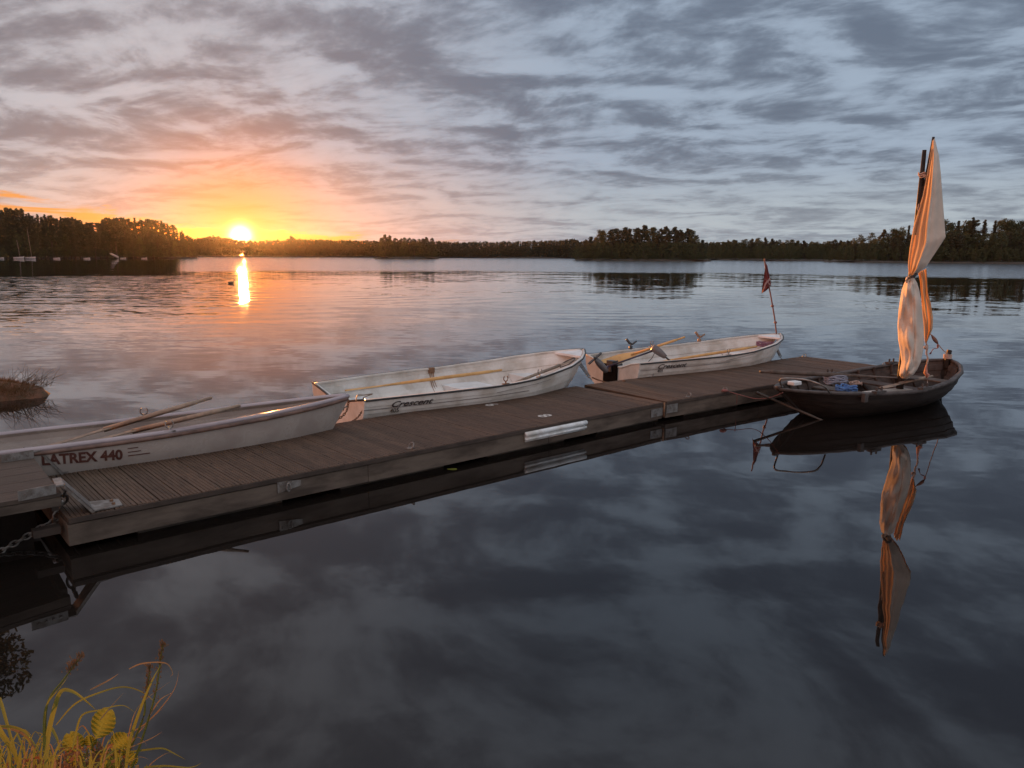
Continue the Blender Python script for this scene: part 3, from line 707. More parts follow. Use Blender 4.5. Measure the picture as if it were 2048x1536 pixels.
    def letter(s, root, txt, size, u0, z0, material, name='lettering', shear=0., off=0., rise=0., sx=1.):
        V_, Fc = text_mesh(txt, size, shear, off); b = MB(); out = []
        for q in V_:
            x = u0+q.x*sx; t = x/s.L; z = z0+q.y+rise*q.x; sh, ke = s.sheer(t), s.keel(t); qq = max(0, (sh-z)/(sh-ke))
            y = s.half(t)*max(0, 1-qq**s.pw)**s.ex+.005; out.append(s.S+s.a*x+s.n*y+Vector((0, 0, z)))
        b.add(out, Fc); return b.build(name, material, root)
    def stripe(s, root, u0, u1, z0, z1, material, name='groove_line', h_=.008):
        b = MB(); r0 = []
        for i in range(25):
            x = lerp(u0, u1, i/24); t = x/s.L; zz = lerp(z0, z1, i/24); row = []
            for z in (zz, zz+h_):
                sh, ke = s.sheer(t), s.keel(t); qq = max(0, (sh-z)/(sh-ke)); y = s.half(t)*max(0, 1-qq**s.pw)**s.ex+.004; row.append(s.S+s.a*x+s.n*y+Vector((0, 0, z)))
            r0.append(row)
        b.loft(r0, False, False); return b.build(name, material, root)
    def hit(s, x, y):
        best = None
        for k in range(60):
            z = .02+.5*k/60; u, v = s.loc(x, y, z); t = u/s.L
            if not 0 < t < 1: continue
            sh, ke = s.sheer(t), s.keel(t); q = (sh-z)/(sh-ke)
            if q < 0: continue
            e = abs(v-s.half(t)*max(0, 1-q**s.pw)**s.ex)
            if best is None or e < best[0]: best = (e, u, z)
        return best[1], best[2]
    def loc(s, x, y, z): p = at(x, y, z)-s.S; return p.dot(s.a), p.dot(s.n)
    def lock(s, root, t, side, material=None, h_=.06, name='oarlock'):
        c = s.pt(t, 0., side)-s.n*side*.02; b = MB()
        b.tube([c+Vector((0, 0, -.01)), c+Vector((0, 0, h_*.6))], .009, 8); b.box(c+Vector((0, 0, .004)), (.09, .04, .012), s.a, s.n)
        arc = [c+Vector((0, 0, h_*.6+.035))+s.a*(.032*math.cos(a))+Vector((0, 0, .035*math.sin(a))) for a in np.linspace(-PI*1.28, PI*.28, 11)]
        b.tube(arc, .007, 6); return b.build(name, material or STEEL, root, True)
FT = [0, .2, .4, .6, .8, .9, .96, 1]
b2 = Boat((-2.013, 8.576), (1.025, 10.92), 1.74, .435, .45, .655, FT, [.80, .92, 1, .95, .72, .48, .25, .04], rake=.40)
b3 = Boat((1.505, 11.276), (4.835, 13.62), 1.49, .46, .469, .626, FT, [.80, .92, 1, .95, .72, .48, .25, .04], rake=.40)
b1 = Boat((-5.373, 5.073), (-1.666, 7.593), .80, .454, .476, .576, FT, [.7, .9, 1, .95, .7, .47, .27, .08], rake=.30, floor=.12, ex=.8, nstr=1)
def crescent(bt, label, seed, notch, text_u, text_z, num, lock_t, rust=False):
    root = thing('rowing_boat', bt.S, label, 'rowing boat', None, bt.rz)
    bt.hull(root, GEL, GEL, .055); bt.rim(root, GEL, 'gunwale', .055, .02, .004); bt.rail(root, RUB, .012, -.008)
    tr = bt.transom(root, GEL, notch)
    b = MB(); hw = bt.half(0); z = bt.sheer(0)
    return root
r2 = crescent(b2, 'white rowing boat with one yellow oar laid inside and a rust streaked socket', 1, .09, 0, 0, 0, .46)
r3 = crescent(b3, 'white rowing boat with electric outboard, rod holders and a flagpole at its bow', 2, .11, 0, 0, 0, .44)
for bt, root, ms in ((b2, r2, (.40, .575)), (b3, r3, (.44, .60))):
    bt.bench(root, SEAT, .02, .17, .20, 'stern_bench'); bt.bench(root, SEAT, ms[0]+.09, ms[1]+.06, .22, 'middle_bench'); bt.bench(root, SEAT, .76, .86, .30, 'bow_bench')
    b = MB(); n = 8; rings = []
    for i in range(n+1):
        t = lerp(.925, .990, i/n); h1 = max(bt.half(t)-.01, .01); x = bt.S+bt.a*(t*bt.L); z = bt.sheer(t)-.012
        rings.append([x+bt.n*h1+Vector((0, 0, z-.03)), x+bt.n*h1+Vector((0, 0, z)), x-bt.n*h1+Vector((0, 0, z)), x-bt.n*h1+Vector((0, 0, z-.03))])
    b.loft(rings); b.build('foredeck', SEAT, root)
    bt.lock(root, .62 if bt is b2 else .44, 1)
    # oar socket block on the near side, recessed frame line
for bt, root, (tx0, ty0, tx1), (nx, ny) in ((b2, r2, (781, 815, 866), (780, 826)), (b3, r3, (1315, 738, 1371), (1313, 745))):
    u0, zt_ = bt.hit(tx0, ty0); u1 = bt.hit(tx1, ty0-10)[0]
    V_, _ = text_mesh('Crescent', 1., .35); wd = max(q.x for q in V_); sz = .088
    bt.letter(root, 'Crescent', sz, u0, zt_, INK2, 'brand_lettering', .45, .0022, .0, (u1-u0)/(wd*sz))
    bt.stripe(root, u0-.30, u0+1.9*(.8 if bt is b3 else 1), zt_-.014, zt_-.004, GROOVE, 'moulded_line', .010)
    ga_ = bt.hit(*((993, 786) if bt is b2 else (1452, 722))); gb_ = bt.hit(*((1100, 759) if bt is b2 else (1510, 707)))
    bt.stripe(root, ga_[0], gb_[0], ga_[1], gb_[1], GROOVE, 'moulded_line', .007)
    bt.letter(root, '405', .072, bt.hit(nx, ny)[0], bt.hit(nx, ny)[1], INK2, 'model_number', 0., .0006)
# transom details
for bt, root in ((b2, r2), (b3, r3)):
    b = MB(); pts = []
    hw = bt.half(0); z = bt.sheer(0); nt_ = .09 if bt is b2 else .11
    prof = [(-1, z), (-.72, z-.035), (-.22/hw, z-nt_), (.22/hw, z-nt_), (.72, z-.035), (1, z)]
    b.tube([bt.S+bt.n*(p[0]*hw)-bt.a*.012+Vector((0, 0, p[1]+.004)) for p in prof], .013, 6); b.build('transom_rim', RUB if bt is b2 else GEL, root, True)
b = MB(); b.box(b3.S-b3.a*.028+Vector((0, 0, .20)), (.03, .30, .36), b3.a, b3.n); b.build('motor_pad', mat('black_pad', (.008, .006, .005), .9, spec=.1), r3, bevel=.005)
V_, Fc = text_mesh('6', .10, 0, .001)
b = MB(); cc = b2.S+b2.a*.42+b2.n*.30+Vector((0, 0, .2025)); b.add([cc+b2.a*q.y-b2.n*q.x for q in V_], Fc); b.build('seat_number', INK2, r2)
# rust streaked socket on the far side of boat two
for t in (.46,):
    p = b2.pt(t, .0, -1); b = MB(); b.box(p+b2.n*.045+Vector((0, 0, -.03)), (.09, .03, .07), b2.a, b2.n); b.build('oar_socket', RUST, r2, bevel=.004)
    b = MB()
    for k in range(3):
        u = -.035+.032*k; pts = [b2.pt(t, q, -1, 0., b2.floor)+b2.a*(u+.006*math.sin(9*q+k))+b2.n*(.047) for q in np.linspace(.05, .62-.07*k, 12)]
        b.tube(pts, [.012-.0008*i for i in range(12)], 5, flat=.15, upv=(b2.n.x, b2.n.y, 0))
    b.build('rust_stain', mat('rust_stain', (.20, .10, .05), .9, (.34, .22, .14), 60), r2)
b2.lock(r2, .47, 1, RUST)
# oars ---------------------------------------------------------------
def oar(p0, p1, label, material, blade=.62, bw=.065, group=None, loc=None, up=(0, 0, 1), r=.021, name='oar'):
    """p0 = handle end, p1 = blade tip"""
    p0, p1 = Vector(p0), Vector(p1); L_ = (p1-p0).length; d_ = (p1-p0)/L_
    root = thing(name, (p0.x, p0.y, p0.z), label, 'oar', group)
    b = MB(); b.tube([p0+d_*.13, p0+d_*.2, p0+d_*.9, p1-d_*blade*.9], [r*.85, r, r*1.1, r*.8], 8); b.build('shaft', material, root, True)
    b = MB(); b.tube([p0, p0+d_*.02, p0+d_*.125, p0+d_*.13], [r*.6, r*.75, r*.7, r*.85], 8); b.build('grip', material, root, True)
    b = MB(); u = Vector(up); a = d_.cross(u).normalized(); c = a.cross(d_).normalized(); rings = []
    for k in range(10):
        t = k/9; w_ = lerp(r*.8, bw, sm(t*1.6))*(1 if t < .93 else .85); h_ = lerp(r*.8, .007, sm(t*2))
        q = p1-d_*blade*(1-t)
        rings.append([q+a*(w_*math.cos(x))+c*(h_*math.sin(x)) for x in np.linspace(0, 2*PI, 11)[:-1]])
    b.loft(rings); b.build('blade', material, root, True); return root
oar(at(1004, 740, .50), at(690, 781, .34), 'yellow pine oar lying along the middle white boat', OARW, .7, .05, 'yellow oars')
oar(at(1030, 765, .36), at(1158, 716, .56), 'grey weathered oar in the bow of the middle white boat', OARG, .5, .045)
oar(at(1370, 674, .74), at(1200, 731, .30), 'yellow oar with its blade by the outboard and its handle raised over the far gunwale', OARW, .75, .085, 'yellow oars', up=(.3, -.6, .6))
oar(at(1514, 693, .56), at(1262, 733, .34), 'yellow oar in the near oarlock of the boat with the flagpole', OARW, .7, .06, 'yellow oars')
oar(at(424, 795, .72), at(95, 893, .40), 'brown oar through the far oarlock of the boat lettered 440', OARG, .6, .05, 'brown oars')
oar(at(481, 811, .68), at(150, 890, .40), 'brown oar through the near oarlock of the boat lettered 440', OARG, .6, .05, 'brown oars')
b3.lock(r3, .385, -1); 
# boat one --------------------------------------------------------------
r1 = thing('rowing_boat', b1.S, 'grey white rowing boat lettered 440 with broad rounded gunwale and two brown oars', 'rowing boat', None, b1.rz)
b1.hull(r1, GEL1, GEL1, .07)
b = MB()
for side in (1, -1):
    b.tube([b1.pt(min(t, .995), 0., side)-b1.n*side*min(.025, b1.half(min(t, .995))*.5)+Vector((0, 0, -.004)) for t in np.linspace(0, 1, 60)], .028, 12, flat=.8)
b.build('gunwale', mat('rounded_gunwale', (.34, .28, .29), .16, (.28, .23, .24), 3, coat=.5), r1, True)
b = MB()
for side in (1,): b.tube([b1.pt(min(t, .995), .055, side)+b1.n*side*.010 for t in np.linspace(0, 1, 60)], .017, 8)
b.build('gunwale_shade', mat('shade_brown', (.16, .085, .06), .5), r1, True)  # brown band standing in for the shade under the gunwale
b1.transom(r1, GEL1, .03, .1); 
for t in (.43, .66): b1.bench(r1, GEL1, t, t+.05, .33, 'thwart', wall=False)
b1.lock(r1, .585, -1, None, .05); b1.lock(r1, .605, 1, None, .05)
V_, _ = text_mesh('LATREX 440', 1., 0., .035); wd = max(q.x for q in V_)
uA, zA = b1.hit(97, 929); uB, zB = b1.hit(246, 917)
VA, _ = text_mesh('L', 1., 0., .02); lw = .62*max(q.x for q in VA)+.12
sc_ = (uB-uA)/(wd-lw); size = .118
b1.letter(r1, 'LATREX 440', size, uA-lw*sc_, zA, INK, 'lettering', 0., .0045, (zB-zA)/(uB-uA), sc_/size)
for k in range(3): b1.stripe(r1, uB+.04, uB+.16+.05*(k == 0)-.02*k, zB+.01+.032*k, zB+.01+.032*k, INK, 'speed_line', .008)
# chains and springs ---------------------------------------------------
def spring(pts, r, label, coils=9, wire=.006):
    pts = [Vector(p) for p in pts]; p0, p1 = pts; d_ = (p1-p0); L_ = d_.length; d_.normalize(); a = d_.cross(Vector((0, 0, 1))).normalized(); c = a.cross(d_)
    root = thing('mooring_spring', (p0.x, p0.y, 0), label, 'mooring spring')
    b = MB(); b.tube([p0+d_*(L_*(.15+.7*k/(coils*10)))+a*(r*math.cos(k*2*PI/10))+c*(r*math.sin(k*2*PI/10)) for k in range(coils*10+1)], wire, 5); b.build('coil', STEEL, root, True)
    for q0, q1 in ((p0, p0+d_*L_*.16), (p1-d_*L_*.16, p1)):
        b = MB(); b.tube([q0, q1], wire*1.2, 5); b.build('hook', STEEL, root, True)
    return root
spring([at(1156, 722, .50), at(1183, 760, .30)], .020, 'coiled steel spring between the bow of the middle boat and the next stern')
spring([at(1549, 688, .48), at(1563, 718, .25)], .022, 'coiled steel spring mooring the bow with the flagpole to the dock')
spring([at(694, 812, .42), at(652, 842, .28)], .016, 'short rusty spring at the bow of the boat lettered 440')
chain('chain', [at(697, 800, .48), at(693, 822, .36), at(676, 838, .29), at(640, 851, .26)], .035, .005, RUST, 'rusty chain hanging from the bow of the boat lettered 440 to the dock')
chain('chain', [at(724, 822, .33), at(716, 834, .25), at(700, 846, .18)], .03, .004, RUST, 'thin rusty chain on the orange stern of the middle boat')
chain('chain', [at(1184, 755, .22), at(1200, 761, .16), at(1222, 766, .14), at(1250, 762, .255)], .032, .0045, RUST, 'thin rusty chain across the stern below the outboard')
b = MB(); c = at(676, 818, .36)
b.tube([c+b1.a*(.05*math.cos(t))+Vector((0, 0, .05*math.sin(t))) for t in np.linspace(.4, 2*PI-.7, 13)], .006, 6); b.build('bow_ring', RUST, r1, True)
# ropes in boat 3's bow, rope on seat of boat 2
def coil(c, R, n, material, label, cat='rope', zr=.05, r=.008, turns=7):
    c = Vector(c); b = MB(); pts = []
    r_ = random.Random(n)
    for k in range(turns*14):
        a = k*2*PI/14; rr = R*(.5+.5*r_.random()) if k % 5 == 0 else R*.8
        pts.append(c+Vector((rr*math.cos(a)*1.15, rr*math.sin(a)*.8, zr*(k/(turns*14))+r_.uniform(0, .03))))
    pts = spline(pts, 3); b.tube(pts, r, 5); return tag(b.build('rope_coil', material, None, True), label, cat)
coil(b3.S+b3.a*(.90*b3.L)+Vector((0, 0, .40)), .16, 3, PURP, 'purple and white rope heaped in the bow with the flagpole', zr=.08)
b = MB(); b.tube(spline([at(1123, 728, .50), at(1135, 721, .55), at(1150, 716, .58), at(1140, 727, .52), at(1120, 735, .46)], 6), .008, 5)
tag(b.build('rope', PLAST, None, True), 'dark loop of rope over the bow of the middle boat', 'rope')
b = MB(); b.tube(spline([at(712, 803, .44), at(715, 791, .46), at(728, 790, .44), at(745, 788, .32), at(726, 797, .30), at(760, 803, .30)], 6), .006, 5)
tag(b.build('rope', RUST, None, True), 'thin brown line over the stern bench of the middle boat', 'rope')
# rod holders & flagpole
def rodholder(x, y, dist, s_=1., material=PLAST):
    c = atd(x, y, dist); b = MB()
    b.tube([c, c+Vector((0, 0, .06*s_))], .012, 7); b.tube([c+Vector((-.07, 0, .16))*s_, c+Vector((0, .0, .07))*s_, c+Vector((.09, .02, .12))*s_], [.016, .022, .013], 7)
    b.box(c+Vector((0, 0, -.015)), (.05, .05, .05), b3.a, b3.n)
    return b.build('rod_holder', material, r3, True)
far3 = lambda t: b3.pt(t, 0, -1)
for t, mt in ((.255, PLAST), (.655, mat('sunlit_bracket', (.30, .17, .10), .5, (.08, .06, .05), 25))):  # second holder's orange brown stands in for low sunlight on it
    p = far3(t); b = MB(); p = p+b3.n*.02
    b.box(p+Vector((0, 0, .02)), (.05, .04, .06), b3.a, b3.n); b.tube([p+Vector((0, 0, .03)), p+Vector((0, 0, .075))], .014, 7)
    b.tube([p+b3.n*0+Vector((-.075, -.02, .17)), p+Vector((-.02, 0, .10)), p+Vector((.03, .0, .085)), p+Vector((.10, .03, .13))], [.022, .022, .018, .014], 7)
    b.build('rod_holder', mt, r3, True)
DF = 14.40
FPT = [atd(1553, 668, DF), atd(1549, 635, DF), atd(1543, 600, DF), atd(1538, 573, DF), atd(1532, 540, DF), atd(1529, 517, DF)]
b = MB(); b.tube(spline(FPT, 4), .013, 7)
for x, y in ((1551, 645), (1545, 612)): b.blob(atd(x, y, DF), (.03, .03, .025), 7, 5)
fp = b.build('flagpole', mat('flagpole_wood', (.13, .055, .045), .6, (.20, .07, .05), 20), r3, True)
def sheet(left, right, dist, nu, nv, name, material, parent, depth=None, x0=0, thick=0.):
    """cloth between two hanging edges given down the photograph; depth(u,v) pushes it toward or away from the viewer"""
    ly = [p[1] for p in left]; lx = [p[0] for p in left]; ry = [p[1] for p in right]; rx = [p[0] for p in right]
    b = MB(); rows = []
    for j in range(nv+1):
        v = j/nv; row = []
        a = (interp(v, np.linspace(0, 1, len(lx)), lx), interp(v, np.linspace(0, 1, len(ly)), ly)); c = (interp(v, np.linspace(0, 1, len(rx)), rx), interp(v, np.linspace(0, 1, len(ry)), ry))
        for i in range(nu+1):
            u = i/nu; dd = dist+(depth(u, v) if depth else 0); row.append(atd(lerp(a[0], c[0], u), lerp(a[1], c[1], u), dd))
        rows.append(row)
    b.loft(rows, False, False); o = b.build(name, material, parent, True)
    if thick: m_ = o.modifiers.new('t', 'SOLIDIFY'); m_.thickness = thick
    return o
fd = lambda u, v: .05*math.sin(7*u+2*v)*(v+.2)+.02*math.sin(19*u)
sheet([(1531, 527), (1527, 560), (1524, 578), (1523, 587)], [(1534, 530), (1540, 560), (1542, 570), (1534, 580)], DF, 14, 20, 'flag', FLAGR, fp, fd, thick=.004)
sheet([(1540, 555), (1530, 566), (1527, 577)], [(1541, 559), (1532, 569), (1529, 579)], DF-.06, 2, 10, 'flag_stripe', FLAGW, fp, None, thick=.003)
sheet([(1529, 556), (1536, 564), (1541, 569)], [(1530, 558), (1537, 566), (1541, 572)], DF-.06, 2, 10, 'flag_stripe', FLAGW, fp, None, thick=.003)
# electric outboard, tilted up on boat 3's transom
mo = thing('outboard_motor', (b3.S.x, b3.S.y, .3), 'black electric outboard tilted up on the white stern, propeller over the water', 'outboard motor')
DM = 11.15
pA, pB = atd(1191, 718, DM-.15), atd(1214, 744, DM-.05); dd_ = (pB-pA).normalized()
b = MB(); b.tube([pA, pA+dd_*.03, pA+dd_*.10, pB-dd_*.12, pB-dd_*.02, pB], [.022, .04, .052, .052, .042, .015], 12); b.build('motor_pod', PLASG, mo, True)
b = MB(); a_ = dd_.cross(Vector((0, 1, 0))).normalized(); c_ = a_.cross(dd_)
for k in range(2):
    s_ = 1 if k else -1; q = pA-dd_*.02
    b.prism([q, q+a_*s_*.05+c_*.025, q+a_*s_*.13+c_*.02, q+a_*s_*.12-c_*.03, q+a_*s_*.03-c_*.03], dd_*.012)
b.tube([pA, pA-dd_*.04], [.024, .012], 8); b.build('propeller', PLAST, mo)
b = MB(); sh0, sh1 = atd(1207, 741, DM-.05), atd(1308, 701, DM+.35)
b.tube([sh0, atd(1216, 733, DM)], .022, 8); b.tube([atd(1216, 733, DM), sh1], .014, 8); b.build('shaft', mat('purple_black_shaft', (.05, .03, .05), .35), mo, True)
b = MB(); cl_ = b3.S+Vector((0, 0, .40))
b.box(cl_, (.10, .14, .07), b3.a, b3.n); b.box(cl_-b3.a*.05+Vector((0, 0, -.07)), (.03, .10, .12), b3.a, b3.n); b.tube([cl_+b3.a*.05, cl_+b3.a*.12+Vector((0, 0, .02))], .014, 8)
for s_ in (-1, 1): b.tube([cl_+b3.a*.04+b3.n*s_*.05+Vector((0, 0, -.04)), cl_+b3.a*.16+b3.n*s_*.05+Vector((0, 0, -.03))], [.012, .02], 8)
b.build('clamp', PLAST, mo, bevel=.006)
h0, h1 = atd(1305, 694, DM+.35), atd(1331, 714, DM+.38); hd = (h1-h0).normalized(); hs = hd.cross(Vector((0, 1, 0))).normalized(); hu = Vector((0, 1, 0))
b = MB(); b.loft([[h0+hd*t+hs*sx*w_+hu*sy*w_*.9 for sx, sy in ((1, .6), (.6, 1), (-.6, 1), (-1, .6), (-1, -.6), (-.6, -1), (.6, -1), (1, -.6))] for t, w_ in ((0, .045), (.012, .058), (.12, .056), (.22, .04), (.25, .03))]); b.build('head', PLASG, mo, True)
b = MB(); b.tube([h1-hd*.02, atd(1338, 720, DM+.45)], [.013, .015], 8); b.build('tiller', PLAST, mo, True)
b = MB(); b.tube(spline([atd(1309, 706, DM+.33), atd(1304, 716, DM+.3), atd(1297, 723, DM+.3)], 5), .005, 5); b.build('cable', PLAST, mo, True)
# fuel can style sticker behind the lettering of boat 3
b3.letter(r3, '.', .0001, .5, .3, INK2, 'dot') if False else None

# ------------------------------------------------------------------ tarred sailing boat
b4 = Boat((3.244, 9.066), (6.43, 11.005), 1.42, .415, .335, .53, [0, .03, .08, .16, .3, .5, .7, .85, .93, .97, 1], [.0, .20, .38, .61, .86, 1, .92, .69, .44, .24, .0], rake=.16, keel=-.12, pw=2.0, ex=.75, nstr=4, floor=.02, double=True, rake0=.50, strake=.016)
r4 = thing('sailing_boat', b4.S, 'black tarred clinker sailing boat with a furled canvas sail, moored at the dock end', 'sailing boat', None, b4.rz)
b4.hull(r4, TARW, TARI, .03); b4.rim(r4, GREYW, 'gunwale', .065, .035, .02, dz=.006)
b = MB()
for t in np.linspace(.12, .9, 11):
    for side in (1, -1):
        pts = [b4.pt(t, q, side, .05, b4.floor)+Vector((0, 0, .006)) for q in (.02, .15, .3, .45, .6, .75, .9, 1.)]
        b.tube(pts, .02, 6, upv=(b4.a.x, b4.a.y, 0))
b.build('ribs', TARI, r4)
for t0, t1, z in ((.18, .23, .25), (.36, .43, .24), (.60, .67, .25), (.80, .86, .30)): b4.bench(r4, OARD if t0 != .60 else TARI, t0, t1, z, 'thwart', wall=False)
b = MB()
for v in (-.225, -.075, .075, .225): b.box(b4.S+b4.a*(b4.L*.48)+b4.n*v+Vector((0, 0, .06)), (b4.L*.42, .13, .02), b4.a, b4.n)
b.build('floor_boards', TARI, r4)
b = MB(); e = b4.pt(.985, 0, 1)
st = atd(1912, 703, (b4.pt(1, 0, 1).xy).length); base_ = b4.S+b4.a*(b4.L-.06)
b.tube([base_+Vector((0, 0, .40)), base_+Vector((0, 0, .55)), base_+b4.a*.03+Vector((0, 0, .66))], [.045, .04, .034], 6); b.build('stem_post', TARW, r4)
b = MB(); e0 = b4.S+b4.a*.03; b.box(e0+Vector((0, 0, .425)), (.09, .05, .035), b4.a, b4.n); b.build('bow_block', GREYW, r4, bevel=.01)
b = MB()
for t in (0., 1.): b.tube([b4.pt(t, q, 1)+b4.a*(-.005 if t == 0 else .005) for q in np.linspace(0, 1, 12)], .024, 6)
b.build('stem', TARW, r4, True)
# tholes / rowlock blocks
for t, side in ((.30, 1), (.52, 1), (.52, -1), (.83, -1)):
    p = b4.pt(t, 0, side)-b4.n*side*.01+Vector((0, 0, .015)); b = MB(); b.box(p, (.20, .07, .028), b4.a, b4.n)
    for s_ in (-.05, .05): b.tube([p+b4.a*s_, p+b4.a*s_+Vector((0, 0, .06))], .012, 6)
    b.build('thole_block', GREYW, r4)
b = MB(); c = b4.pt(.235, 0, 1); b.box(c-b4.n*.03+Vector((0, 0, -.02)), (.07, .22, .05), (b4.a-b4.n*.6).normalized(), (b4.n+b4.a*.6).normalized()); b.box(c+b4.n*.05+Vector((0, 0, -.05)), (.07, .05, .11), b4.a, b4.n); b.build('cleat', GREYW, r4, bevel=.006)
b = MB(); b.tube(spline([at(1564, 775, .43), at(1561, 759, .55), at(1585, 757, .57), at(1618, 761, .56), at(1648, 773, .50), at(1660, 787, .38)], 6), .011, 7); b.build('grab_rail', STEEL, r4, True)
# mast, yard
DMa = math.hypot(*atd(1803, 770, 10.9).xy); DM4 = 11.05
def mp(x, y, dd=0.): return atd(x, y, DM4+dd)
b = MB(); mastf = mp(1797, 797); mastf.z = max(mastf.z, .03)
b.tube([mastf, mp(1803, 745), mp(1822, 560), mp(1837, 420), mp(1849, 300)], [.046, .045, .04, .034, .024], 10); mast = b.build('mast', TARW, r4, True)
b = MB(); b.tube([mp(1867, 274, .02), mp(1861, 312, .0), mp(1850, 372, -.02), mp(1838, 425, -.04), mp(1829, 470, -.06)], [.016, .022, .024, .022, .018], 8); yard = b.build('yard', TARW, r4, True)
b = MB()
for x, y in ((1845, 347), (1845, 351), (1848, 354)): b.tube([mp(x, y)+Vector((.045*math.cos(t), .045*math.sin(t), .01*math.sin(3*t))) for t in np.linspace(0, 2*PI, 13)[:-1]], .010, 5, True)
b.tube([mp(1846, 350, -.05), mp(1852, 357, -.04)], .008, 5); b.tube(spline([mp(1838, 408, -.05), mp(1836, 418, -.05), mp(1839, 426, -.05)], 4), .008, 5)
b.build('lashing', ROPEW, yard, True)
# sails
UL = [(1865, 282), (1860, 315), (1852, 358), (1845, 392), (1836, 424), (1827, 455), (1820, 495), (1816.5, 525), (1817, 542), (1819, 552)]
UR = [(1869, 277), (1877, 310), (1881, 345), (1883.5, 380), (1886, 412), (1888.5, 444), (1891, 474), (1874, 500), (1852, 533), (1828, 553)]
def dU(u, v):
    pin = min(1., (1-v)*7)*min(1., v*4+.15)
    return -pin*(.20*math.sin(PI*min(1, u*.95)) + .045*math.sin(u*26+1.2*v)*max(0, 1-u*1.9) + .02*math.sin(u*9+5*v)*u + .05*math.exp(-((u-.45)/.05)**2))
def cut(A, B_, f): return [(lerp(a[0], c[0], f), lerp(a[1], c[1], f)) for a, c in zip(A, B_)]
sheet(UL, cut(UL, UR, .47), DM4-.02, 26, 60, 'luff_of_sail', CANV2, r4, lambda u, v: dU(u*.47, v), thick=.002)
sheet(cut(UL, UR, .45), UR, DM4-.03, 30, 60, 'upper_sail', CANV, r4, lambda u, v: dU(.45+u*.55, v)-.03*math.exp(-u*9)*min(1, v*4), thick=.003)
UL2 = [(lerp(a[0], c[0], .42), lerp(a[1], c[1], .42)) for a, c in zip(UL, UR)]
sheet(UL2, UR, DM4+.05, 16, 40, 'upper_sail_back', CANV, r4, lambda u, v: .10*math.sin(PI*u)*min(1, (1-v)*6)*min(1., v*4), thick=.003)
LL_ = [(1817, 556), (1809, 566), (1804, 580), (1801, 598), (1797.5, 622), (1795.5, 650), (1797, 680), (1801, 702), (1803, 722), (1800, 740), (1799, 750), (1804, 757)]
LR_ = [(1828, 556), (1834, 566), (1838, 580), (1841, 598), (1844, 622), (1847, 650), (1848, 676), (1846, 700), (1841, 724), (1834, 739), (1826, 750), (1814, 758)]
def dL(u, v):
    e = min(1., v*9+.1)*min(1., (1-v)*7+.15)
    return -e*(.17*math.sin(PI*u)**.7 - .022*math.exp(-((u-.60-.06*math.sin(5*v))/.035)**2) + .018*math.sin(9*u+17*v+2*math.sin(6*v)) + .014*math.sin(23*u-8*v+3*math.sin(4*u))*math.sin(PI*u) + .022*math.sin(7*u+22*v)*math.sin(PI*u) + .03*math.exp(-((u-.3)/.1)**2)*math.sin(14*v) + .016*math.sin(31*v-9*u))
sheet(LL_, LR_, DM4-.06, 40, 70, 'lower_sail', CANV, r4, dL, thick=.003)
sheet(LL_, LR_, DM4+.02, 16, 40, 'lower_sail_back', CANV, r4, lambda u, v: .12*math.sin(PI*u)*min(1, v*6)*min(1., (1-v)*6), thick=.003)
TL = [(1836, 545), (1840, 565), (1842, 590), (1844, 615), (1847, 645), (1848.5, 668), (1850, 685)]
TR = [(1853, 537), (1854.5, 560), (1856, 585), (1862, 608), (1866, 635), (1865, 658), (1853, 686)]
sheet(TL, TR, DM4+.16, 22, 40, 'hanging_sail', CANV2, r4, lambda u, v: .05*math.sin(u*9+3*v)+.03*math.sin(u*17-4*v), thick=.002)
sheet([(1815, 553), (1812, 556), (1811, 560), (1812, 566)], [(1822, 550), (1822, 556), (1818, 561), (1815, 568)], DM4-.16, 6, 8, 'sail_tail', CANV, r4, lambda u, v: .03*math.sin(9*u+5*v), thick=.003)
b = MB()
for k in range(3): b.tube([mp(lerp(1814, 1834, t), lerp(554+k*1.2, 546+k*1.5, t)+2*math.sin(PI*t), -.17*math.sin(PI*t)-.06) for t in np.linspace(0, 1, 9)], .010, 5)
b.build('tie_rope', mat('dark_rope', (.04, .03, .03), .8), r4, True)
# sheet rope, block, ribbon
b = MB(); b.tube(spline([mp(1852, 686, .1), mp(1855, 694, .1), mp(1853, 706, .1), mp(1856, 718, .1), mp(1854, 728, .1)], 5), .011, 6); b.blob(mp(1852, 695, .1), (.03, .03, .028), 8, 6)
b.tube([mp(1854, 752, .1), mp(1855, 764, .1), mp(1853, 775, 0)], .004, 5); b.build('sheet_rope', ROPEW, r4, True)
b = MB(); b.tube([mp(1854, 726, .1), mp(1852, 736, .1), mp(1851, 746, .1), mp(1855, 750, .1), mp(1853, 756, .1)], [.010, .022, .038, .045, .010], 8, flat=.5); b.build('pink_float', mat('faded_pink_cloth', (.50, .24, .18), .8, (.38, .18, .15), 25), r4, True)
b = MB(); p0, p1 = mp(1863, 670, .1), mp(1876, 688, .1); d_ = (p1-p0).normalized()
b.tube([p0, p0+d_*.03, (p0+p1)/2, p1-d_*.03, p1], [.012, .032, .045, .035, .012], 9, flat=.55); b.build('pulley_block', mat('block_wood', (.20, .08, .045), .5, (.12, .05, .03), 20), r4, True)
b = MB(); stp = base_+b4.a*.01+Vector((0, 0, .60)); b.tube([p1, (p1+stp)/2+Vector((0, 0, -.015)), stp], .006, 5); b.tube([mp(1861, 668, .1), p0], .008, 5)
for k in range(4): b.tube([base_+Vector((.05*math.cos(t), .05*math.sin(t), .545+.016*k)) for t in np.linspace(0, 2*PI, 11)[:-1]], .010, 5, True)
b.build('stay_rope', ROPEW, r4, True)
